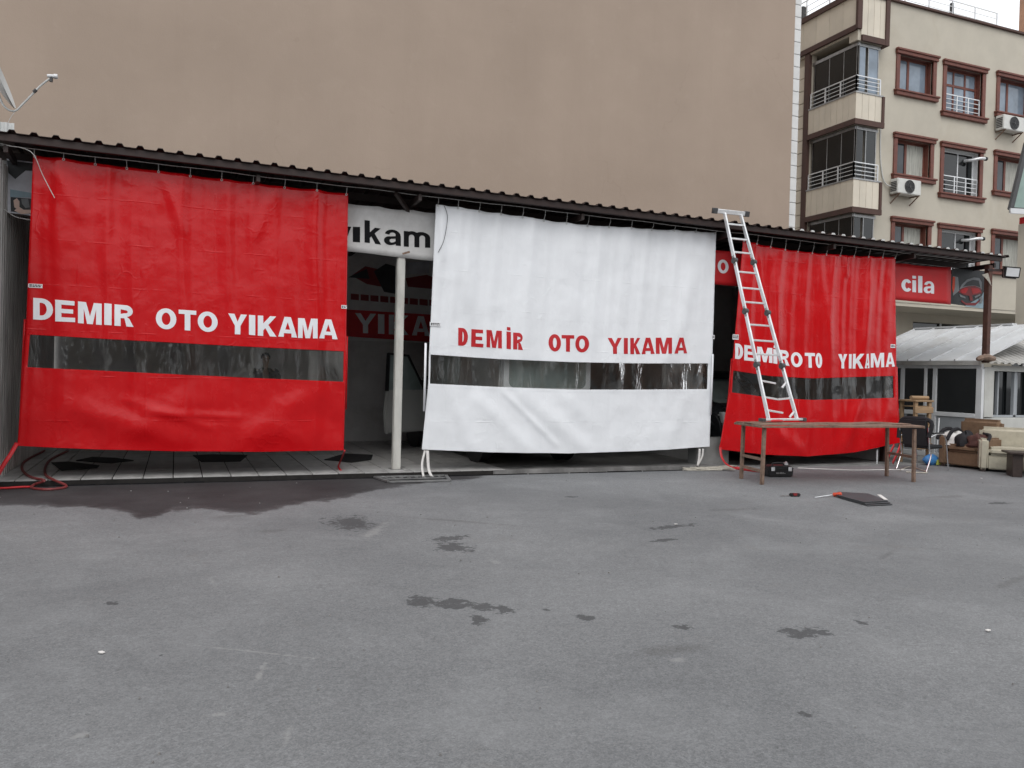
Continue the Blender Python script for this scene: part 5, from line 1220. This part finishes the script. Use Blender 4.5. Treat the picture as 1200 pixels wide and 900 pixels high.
for p_ in (b0, b1):
    b = MB(); b.box(p_.x-.035, p_.x+.035, p_.y-.055, p_.y+.055, ZT+.068, p_.z+.024); b.build('end_cap', 'darkplastic', LD, bevel=.006, seg=1)
# red cloth and tools on the table by the ladder foot
b = MB(); b.tube(smoothpath([(L0.x-.10, YL0-.18, ZT+.085), (L0.x+.02, YL0-.2, ZT+.09), (L0.x+.15, YL0-.17, ZT+.085)], 4), [.012, .02, .025, .022, .024, .02, .022, .016, .01], 8); tag(b.build('cloth', 'redprint', smooth=True), 'crumpled red cloth at the foot of the ladder on the brown table', 'cloth')

# ------------------------------------------------------------ toolbox and small tools
c = gnd(916, 559); TBX = thing('toolbox', 'black toolbox with silver latches on the asphalt under the brown table', 'toolbox', c)
Mx = Matrix.Translation((c.x, c.y+.1, 0)) @ Matrix.Rotation(R(-12), 4, 'Z')
b = MB(); b.M = Mx; b.box(-.21, .21, -.11, .11, .006, .12, 1.06); b.build('case', 'blackplastic', TBX, bevel=.012)
b = MB(); b.M = Mx; b.box(-.225, .225, -.12, .12, .122, .155); b.box(-.21, .21, -.105, .105, .155, .185, .85); b.build('lid', 'blackplastic', TBX, bevel=.012)
for x_ in (-.15, .15):
    b = MB(); b.M = Mx; b.box(x_-.03, x_+.03, -.135, -.121, .10, .165); b.build('latch', 'alu', TBX, bevel=.004, seg=1)
b = MB(); b.M = Mx; b.tube(smoothpath([(-.1, 0, .18), (-.09, 0, .215), (0, 0, .222), (.09, 0, .215), (.1, 0, .18)], 4), .012, 8); b.build('handle', 'blackplastic', TBX, smooth=True)
b = MB(); b.M = Mx
for i in range(5): b.box(-.09+i*.036, -.09+i*.036+random.uniform(.014, .028), -.1265, -.120, .055, .075+random.uniform(-.01, .012))
b.build('worn_print', 'steel', TBX)
b = MB(); b.M = Mx; b.box(.11, .17, -.03, .04, .186, .225); b.box(.13, .155, -.02, .01, .226, .245); tag(b.build('metal_fitting', 'alu', bevel=.006), 'small shiny metal fitting lying on the right end of the black toolbox', 'fitting')
c = gnd(930, 582); KN = thing('cutter', 'small dark cutter with red body lying on the asphalt below the toolbox', 'cutter', c)
b = MB(); b.M = Matrix.Translation((c.x, c.y, .025)) @ Matrix.Rotation(R(-15), 4, 'Z'); b.box(-.06, .09, -.03, .03, -.022, .022); b.build('handle', 'blackplastic', KN, bevel=.012)
b = MB(); b.M = Matrix.Translation((c.x, c.y, .025)) @ Matrix.Rotation(R(-15), 4, 'Z'); b.box(-.02, .04, -.034, -.012, -.012, .026); b.build('grip', 'darkred', KN, bevel=.006)
b = MB(); b.M = Matrix.Translation((c.x, c.y, .012)) @ Matrix.Rotation(R(-15), 4, 'Z'); b.box(-.19, -.05, -.008, .008, -.006, .004); b.build('blade', 'steel', KN)
sh = [gnd(x_, y_) for x_, y_ in ((986, 581), (1022, 583), (1046, 592), (1017, 593.5), (984, 584.5))]
FS = thing('folded_sheet', 'thin slate-grey sheet of folded layers lying on the asphalt', 'sheet', gnd(1015, 587))
for k in range(3):
    b = MB(); d_ = Vector((.015*k, .05*k, 0)); b.prism([((p+d_).x, (p+d_).y) for p in sh], 'z', .004+k*.014, .014+k*.014); b.build('layer', 'slate', FS, bevel=.003, seg=1)
b = MB(); b.bar(gnd(1030, 584)+Vector((0, 0, .05)), gnd(1038, 590)+Vector((0, 0, .05)), .05, .006); b.build('pale_strip', 'whitecloth', FS)
SC = thing('screwdriver', 'orange-handled long screwdriver lying against the slate-grey sheet', 'screwdriver', gnd(975, 583))
a_, c_ = gnd(986, 583.5)+Vector((0, 0, .055)), gnd(976, 582.3)+Vector((0, 0, .03)); e_ = gnd(955, 584)+Vector((0, 0, .012))
b = MB(); b.tube([a_, a_.lerp(c_, .15), a_.lerp(c_, .5), a_.lerp(c_, .9), c_], [.018, .028, .024, .028, .014], 10); b.build('handle', 'orange', SC, smooth=True)
b = MB(); b.tube([c_, e_], .007, 6); b.build('shaft', 'alu', SC)

# ------------------------------------------------------------ mats, hoses, drain grate, rope
def mat_on_floor(px, label, z=.075):
    pts = [gnd(x_, y_, z) for x_, y_ in px]; b = MB()
    n_ = len(pts); b.prism([(p.x, p.y) for p in pts], 'z', z-.002, z+.012); return tag(b.build('rubber_mat', 'rubber', bevel=.004, seg=1), label, 'mat', 'black mats dropped on the tiled bay floor')
mat_on_floor([(60, 542.5), (80, 541.5), (117, 546), (114, 548.5), (72, 551.5)], 'curled black rubber mat beside the dull red hose on the tiles')
mat_on_floor([(89, 540), (108, 536), (135, 537), (157, 540), (130, 543)], 'pointed black mat under the left red curtain behind the curled one')
mat_on_floor([(226, 534), (250, 533), (290, 534), (282, 541), (236, 541.5)], 'black mat half hidden under the middle of the left red curtain')
mat_on_floor([(380, 539), (404, 532), (437, 533.5), (435, 539), (412, 542)], 'black mat under the right corner of the left red curtain')
b = MB(); b.tube(smoothpath([gnd(52, 528, .09), gnd(30, 540, .09), gnd(26, 550, .09), gnd(36, 559, .085), gnd(52, 563, .08), gnd(40, 568, .02), gnd(38, 572, .015), gnd(58, 573.5, .015), gnd(78, 570, .02), gnd(62, 562, .08), gnd(54, 557, .085), gnd(53, 548, .09), gnd(60, 538, .09), gnd(80, 528, .09)], 6), .017, 8)
tag(b.build('hose', 'hose', smooth=True), 'dull red hose looped over the slab edge under the left red curtain', 'hose')
b = MB(); b.tube(smoothpath([gnd(-20, 572, .02), gnd(5, 572, .015), gnd(20, 571, .02), gnd(36, 570.5, .012)], 5), .014, 8); tag(b.build('hose', 'redstrap', smooth=True), 'bright red hose end lying in the channel at the far left', 'hose')
b = MB(); b.tube(smoothpath([at(404, 528, 12.05), gnd(399, 540, .12), gnd(397, 548, .1), gnd(406, 556, .02), gnd(420, 558, .015), gnd(441, 557.5, .015)], 6), .013, 8); tag(b.build('cord', 'redstrap', smooth=True), 'red cord hanging from the corner of the left curtain down to the drain', 'cord')
# drain grate
gq = [Vector((2.72, 11.86, 0)), Vector((3.80, 11.86, 0)), Vector((3.68, 11.30, 0)), Vector((2.80, 11.33, 0))]
DG = thing('drain_grate', 'steel drain grate in the asphalt at the foot of the white post', 'grate', (3.25, 11.6, 0))
b = MB(); b.prism([(p.x, p.y) for p in gq], 'z', .004, .010); b.build('pit', 'channel', DG)
b = MB()
for i in range(4): b.bar(gq[i]+Vector((0, 0, .02)), gq[(i+1) % 4]+Vector((0, 0, .02)), .05, .022)
b.bar(gq[0].lerp(gq[3], .45)+Vector((0, 0, .018)), gq[1].lerp(gq[2], .45)+Vector((0, 0, .018)), .03, .02); b.build('frame', 'steel', DG)
for i in range(1, 9):
    b = MB(); t = i/9; b.bar(gq[0].lerp(gq[1], t)+Vector((0, -.02, .016)), gq[3].lerp(gq[2], t).lerp(gq[0].lerp(gq[1], t), .55)+Vector((0, .0, .016)), .028, .016); b.build('bar', 'steel', DG)
# tangle of pale rope by the plinth
rr = random.Random(4); pts = []
for i in range(70):
    px_, py_ = 800+60*rr.random(), 546+6*rr.random(); g_ = gnd(px_, py_, 0); pts.append((g_.x, min(g_.y, 12.1), .012+.03*rr.random()))
b = MB(); b.tube(smoothpath(pts, 4), .010, 5); tag(b.build('rope', 'palerope', smooth=True), 'tangled heap of pale rope on the ground between the white and right red curtains', 'rope')
b = MB(); b.tube(smoothpath([gnd(935, 548.5, .012), gnd(960, 549.5, .012), gnd(1000, 551, .012), gnd(1040, 550.5, .012), gnd(1070, 551, .012)], 5), .010, 6); tag(b.build('rope', 'whitecloth', smooth=True), 'straight white cord on the ground behind the brown table', 'rope')
b = MB(); b.tube(smoothpath([gnd(1055, 551, .012), gnd(1066, 547, .012), gnd(1078, 550, .012), gnd(1086, 554, .012), gnd(1062, 553, .012)], 5), .011, 6); tag(b.build('rope', 'palerope', smooth=True), 'short loop of white rope beside the legs of the black chair', 'rope')
# litter on the yard
for i, (px_, py_, lb) in enumerate(((792, 615, 'white scrap of paper on the dark streak in front of the white curtain'), (1150, 561, 'white scrap of paper on the asphalt in front of the armchairs'), (119, 766, 'tiny white scrap of paper on the asphalt at lower left'), (1158, 740, 'pale scrap of paper on the asphalt at lower right'))):
    g_ = gnd(px_, py_); b = MB(); b.M = Matrix.Translation((g_.x, g_.y, 0)) @ Matrix.Rotation(i*1.1, 4, 'Z'); b.prism([(-.018, -.01), (.014, -.012), (.02, .008), (-.005, .014), (-.02, .005)], 'z', .006, .011); tag(b.build('paper_scrap', 'whitecloth'), lb, 'litter')
rr = random.Random(9); b = MB()
for i in range(260):
    x_, y_ = rr.uniform(-3, 14), rr.uniform(2.2, 11.6); r_ = rr.uniform(.003, .009); b.M = Matrix.Translation((x_, y_, .006)) @ Matrix.Rotation(rr.uniform(0, 6), 4, 'Z'); b.box(-r_, r_, -r_*.7, r_*.7, -.004, r_*.7, .6)
g = b.build('grit', 'slabc'); g['kind'] = 'stuff'; g['label'] = 'scattered grit and small stones on the asphalt'; g['category'] = 'grit'

# ------------------------------------------------------------ furniture at the right
# wooden rack behind the black chair
c = at(1064, 545, 11.75)
xl, xr = at(1054, 500, 12.38).x, at(1091, 500, 12.02).x
RK = thing('wooden_rack', 'raw wooden rack of boards behind the black chair beside the right red curtain', 'rack', (13.1, 12.200, 0))
for x_ in (xl+.04, xr-.04):
    for y_ in (12.040, 12.370):
        b = MB(); b.box(x_-.035, x_+.035, y_-.03, y_+.03, 0, 1.22); b.build('upright', 'palewood', RK, bevel=.004, seg=1)
for z_ in (.28, .62, 1.0):
    b = MB(); b.box(xl-.02, xr+.02, 11.990, 12.005, z_, z_+.12); b.build('board', 'palewood', RK, bevel=.004, seg=1)
    b = MB(); b.box(xl, xr, 12.020, 12.390, z_+.121, z_+.14); b.build('shelf', 'palewood', RK, bevel=.003, seg=1)
b = MB(); b.box(xl-.02, xr+.02, 11.980, 12.410, 1.221, 1.26); b.build('top', 'palewood', RK, bevel=.006, seg=1)
b = MB(); b.tube([(xl, 12.120, 1.30), (xr, 12.120, 1.30)], .04, 10); tag(b.build('wooden_roll', 'palewood', smooth=True), 'round wooden pole lying on top of the raw wooden rack', 'pole')
b = MB(); b.box(xl+.1, xr-.1, 12.040, 12.320, .762, .9); b.box(xl+.12, xr-.12, 12.040, 12.320, .905, .96); tag(b.build('dark_box', 'blackplastic', bevel=.01), 'dark box stowed on a shelf of the raw wooden rack', 'box')
# black visitor chair
CH = thing('visitor_chair', 'black chair with bent chrome tube legs between the brown table and the brown armchair', 'chair', (12.75, 11.0, 0))
Mx = Matrix.Translation((12.72, 11.12, 0)) @ Matrix.Rotation(R(12), 4, 'Z')
b = MB(); b.M = Mx; b.box(-.25, .27, -.25, .25, .41, .47); b.build('seat', 'blackfabric', CH, bevel=.025)
b = MB(); b.M = Mx @ Matrix.Translation((-.27, 0, .66)) @ Matrix.Rotation(R(-12), 4, 'Y'); b.box(-.03, .03, -.25, .25, -.22, .30); b.build('backrest', 'blackfabric', CH, bevel=.025)
for s_ in (-1, 1):
    b = MB(); b.M = Mx
    b.tube(smoothpath([(-.32, s_*.27, .80), (-.27, s_*.27, .44), (-.22, s_*.28, .30), (-.36, s_*.28, .01)], 5), .013, 8); b.build('leg', 'chrome', CH, smooth=True)
    b = MB(); b.M = Mx; b.tube(smoothpath([(-.29, s_*.27, .62), (-.05, s_*.29, .68), (.18, s_*.29, .65), (.27, s_*.29, .50), (.36, s_*.29, .01)], 6), .013, 8); b.build('leg', 'chrome', CH, smooth=True)
    b = MB(); b.M = Mx; b.box(-.22, .16, s_*.29-.025, s_*.29+.025, .685, .71); b.build('armrest', 'blackplastic', CH, bevel=.008)
b = MB(); b.M = Mx @ Matrix.Translation((-.30, 0, .78)); b.tube(smoothpath([(-.01, -.27, -.16), (.05, -.28, .12), (.03, .0, .17), (.04, .27, .12), (-.02, .28, -.2)], 5), .04, 8); tag(b.build('coat', 'darkcloth', smooth=True), 'black coat draped over the backrest of the black chair', 'coat')
# sticks leaning on the hut
for i, (a_, c_, lb) in enumerate((((1090, 530), (1087.5, 494), 'thinner white stick leaning on the grey hut panel, tipped blue'), ((1097, 522), (1100.5, 490), 'white stick leaning against the hut frame behind the clothes'))):
    p_, q_ = at(*a_, 11.9), at(*c_, 12.1); p_.z = .02; b = MB(); b.tube([p_, p_.lerp(q_, .5)+Vector((.01, 0, 0)), q_], .013, 6); T = tag(b.build('stick', 'pvc', smooth=True), lb, 'stick')
    if i == 0: b = MB(); b.tube([q_, q_+Vector((0, .0, .05))], .017, 6); b.build('tip', 'bluebag', T)
# blue bag
c = gnd(1091, 545); BG = thing('plastic_bag', 'blue plastic bag with a yellow-green patch on the ground behind the black chair', 'bag', (c.x, c.y, 0))
bm_ = MB(); vs = []
for j in range(8):
    t = j/7
    for i in range(16):
        a_ = i/16*2*math.pi; r_ = .14*(math.sin(math.pi*min(.12+t*.85, 1))**.6)*(1+.18*noise.noise((math.cos(a_)*2, math.sin(a_)*2, t*3)))
        vs.append((c.x+r_*math.cos(a_)*1.3, c.y+r_*math.sin(a_)*.8, .005+.21*t))
bm_.add(vs, [(j*16+i, j*16+(i+1) % 16, (j+1)*16+(i+1) % 16, (j+1)*16+i) for j in range(7) for i in range(16)]+[tuple(range(112, 128)), tuple(reversed(range(16)))]); bm_.build('bag', 'bluebag', BG, smooth=True)
b = MB(); b.M = Matrix.Translation((c.x+.02, c.y-.125, .07)); b.prism([(-.02, -.05), (.12, -.05), (.13, .04), (.0, .05)], 'y', 0, .012); b.build('print', 'yellowp', BG)
# armchairs
def armchair(name, label, cat, loc, rot, w_, m, mc, hback, group):
    T = thing(name, label, cat, loc, group); Mx = Matrix.Translation(loc) @ Matrix.Rotation(rot, 4, 'Z')
    def part(n_, m_, *bx, bev=.04, tilt=0):
        b = MB(); b.M = Mx @ (Matrix.Rotation(tilt, 4, 'X')) ; b.box(*bx); return b.build(n_, m_, T, bevel=bev, seg=3)
    # front faces -y in its own frame
    part('base', m, -w_/2+.14, w_/2-.14, -.36, .34, .05, .30, bev=.02)
    part('seat_cushion', m, -w_/2+.145, w_/2-.145, -.40, .20, .305, .45, bev=.05)
    part('backrest', m, -w_/2+.06, w_/2-.06, .20, .42, .31, hback, bev=.07)
    for s_ in (-1, 1):
        x0_, x1_ = sorted((s_*(w_/2), s_*(w_/2-.15))); part('armrest', mc, x0_, x1_, -.40, .40, .04, .60, bev=.035)
    for s_ in (-1, 1):
        for y_ in (-.34, .34):
            b = MB(); b.M = Mx; b.box(s_*(w_/2-.08)-.03, s_*(w_/2-.08)+.03, y_-.03, y_+.03, 0, .05); b.build('foot', 'darkwood', T)
    return T, Mx
c = gnd(1118, 551)
A1, M1 = armchair('armchair', 'worn brown armchair heaped with clothes in front of the hut', 'armchair', (14.17, 11.25, 0), R(-80), .90, 'brownfabric', 'brownfabric', .93, 'armchairs standing in front of the white hut')
A2, M2 = armchair('armchair', 'beige padded armchair at the right edge behind the dark coffee table', 'armchair', (14.36, 10.58, 0), R(-46), 1.15, 'beigeleather', 'beigeleather', .80, 'armchairs standing in front of the white hut')
def heap(name, label, cat, M_, c_, r_, m, seed, sq=.55):
    b = MB(); b.M = M_; vs = []; n_ = 18; k_ = 9
    for j in range(k_+1):
        t = j/k_*math.pi/2*1.15
        for i in range(n_):
            a_ = i/n_*2*math.pi; f_ = 1+.35*noise.noise((math.cos(a_)*1.5+seed, math.sin(a_)*1.5, math.cos(t)*2))
            vs.append((c_[0]+r_[0]*math.sin(t)*math.cos(a_)*f_, c_[1]+r_[1]*math.sin(t)*math.sin(a_)*f_, c_[2]+r_[2]*math.cos(t)*f_))
    b.add(vs, [(j*n_+i, j*n_+(i+1) % n_, (j+1)*n_+(i+1) % n_, (j+1)*n_+i) for j in range(k_) for i in range(n_)])
    return tag(b.build(name, m, smooth=True), label, cat)
hp = heap('garment', 'white and black striped garment heaped on the left of the brown armchair seat', 'clothes', M1, (-.32, -.12, .47), (.24, .24, .20), 'whitecloth', 3)
off = wl(hp)
for k in range(2):
    b = MB(); b.M = M1; b.tube(smoothpath([(-.50+k*.20, -.36, .52), (-.46+k*.18, -.24, .68), (-.42+k*.16, -.06, .72), (-.40+k*.14, .1, .62)], 5), .035, 8); b.build('stripe', 'darkcloth', hp, smooth=True)
heap('garment', 'black garment in the middle of the heap on the brown armchair', 'clothes', M1, (-.06, -.16, .47), (.18, .22, .22), 'darkcloth', 8)
heap('garment', 'red-brown garment at the right of the heap on the brown armchair', 'clothes', M1, (.18, -.16, .46), (.22, .24, .19), 'browncloth', 14)
b = MB(); b.M = M1; b.tube(smoothpath([(.10, .16, .70), (.22, .0, .66), (.42, -.2, .64), (.46, -.42, .45), (.45, -.44, .2)], 6), .03, 8); tag(b.build('belt', 'darkcloth', smooth=True), 'dark strap trailing over the right arm of the brown armchair', 'strap')
# coffee table and glass
c = gnd(1180, 561)
CT = thing('coffee_table', 'dark brown coffee table with slab legs at the right edge', 'table', (14.05, 9.95, 0))
Mx = Matrix.Translation((14.02, 9.80, 0)) @ Matrix.Rotation(R(-40), 4, 'Z')
b = MB(); b.M = Mx; b.box(-.55, .6, -.28, .28, .40, .435); b.build('top', 'darkwood', CT, bevel=.006, seg=1)
for x_ in (-.40, .40):
    b = MB(); b.M = Mx; b.box(x_-.08, x_+.08, -.20, .20, 0, .399); b.build('leg', 'darkwood', CT, bevel=.006, seg=1)
b = MB(); b.M = Mx; b.lathe([(.0, .437), (.028, .437), (.034, .53), (.031, .53), (.025, .445), (0, .445)], (-.16, .05, 0), (0, 0, 1), 16); tag(b.build('drinking_glass', 'lamp', smooth=True), 'small empty drinking glass on the dark coffee table', 'glass')

bpy.context.view_layer.update()
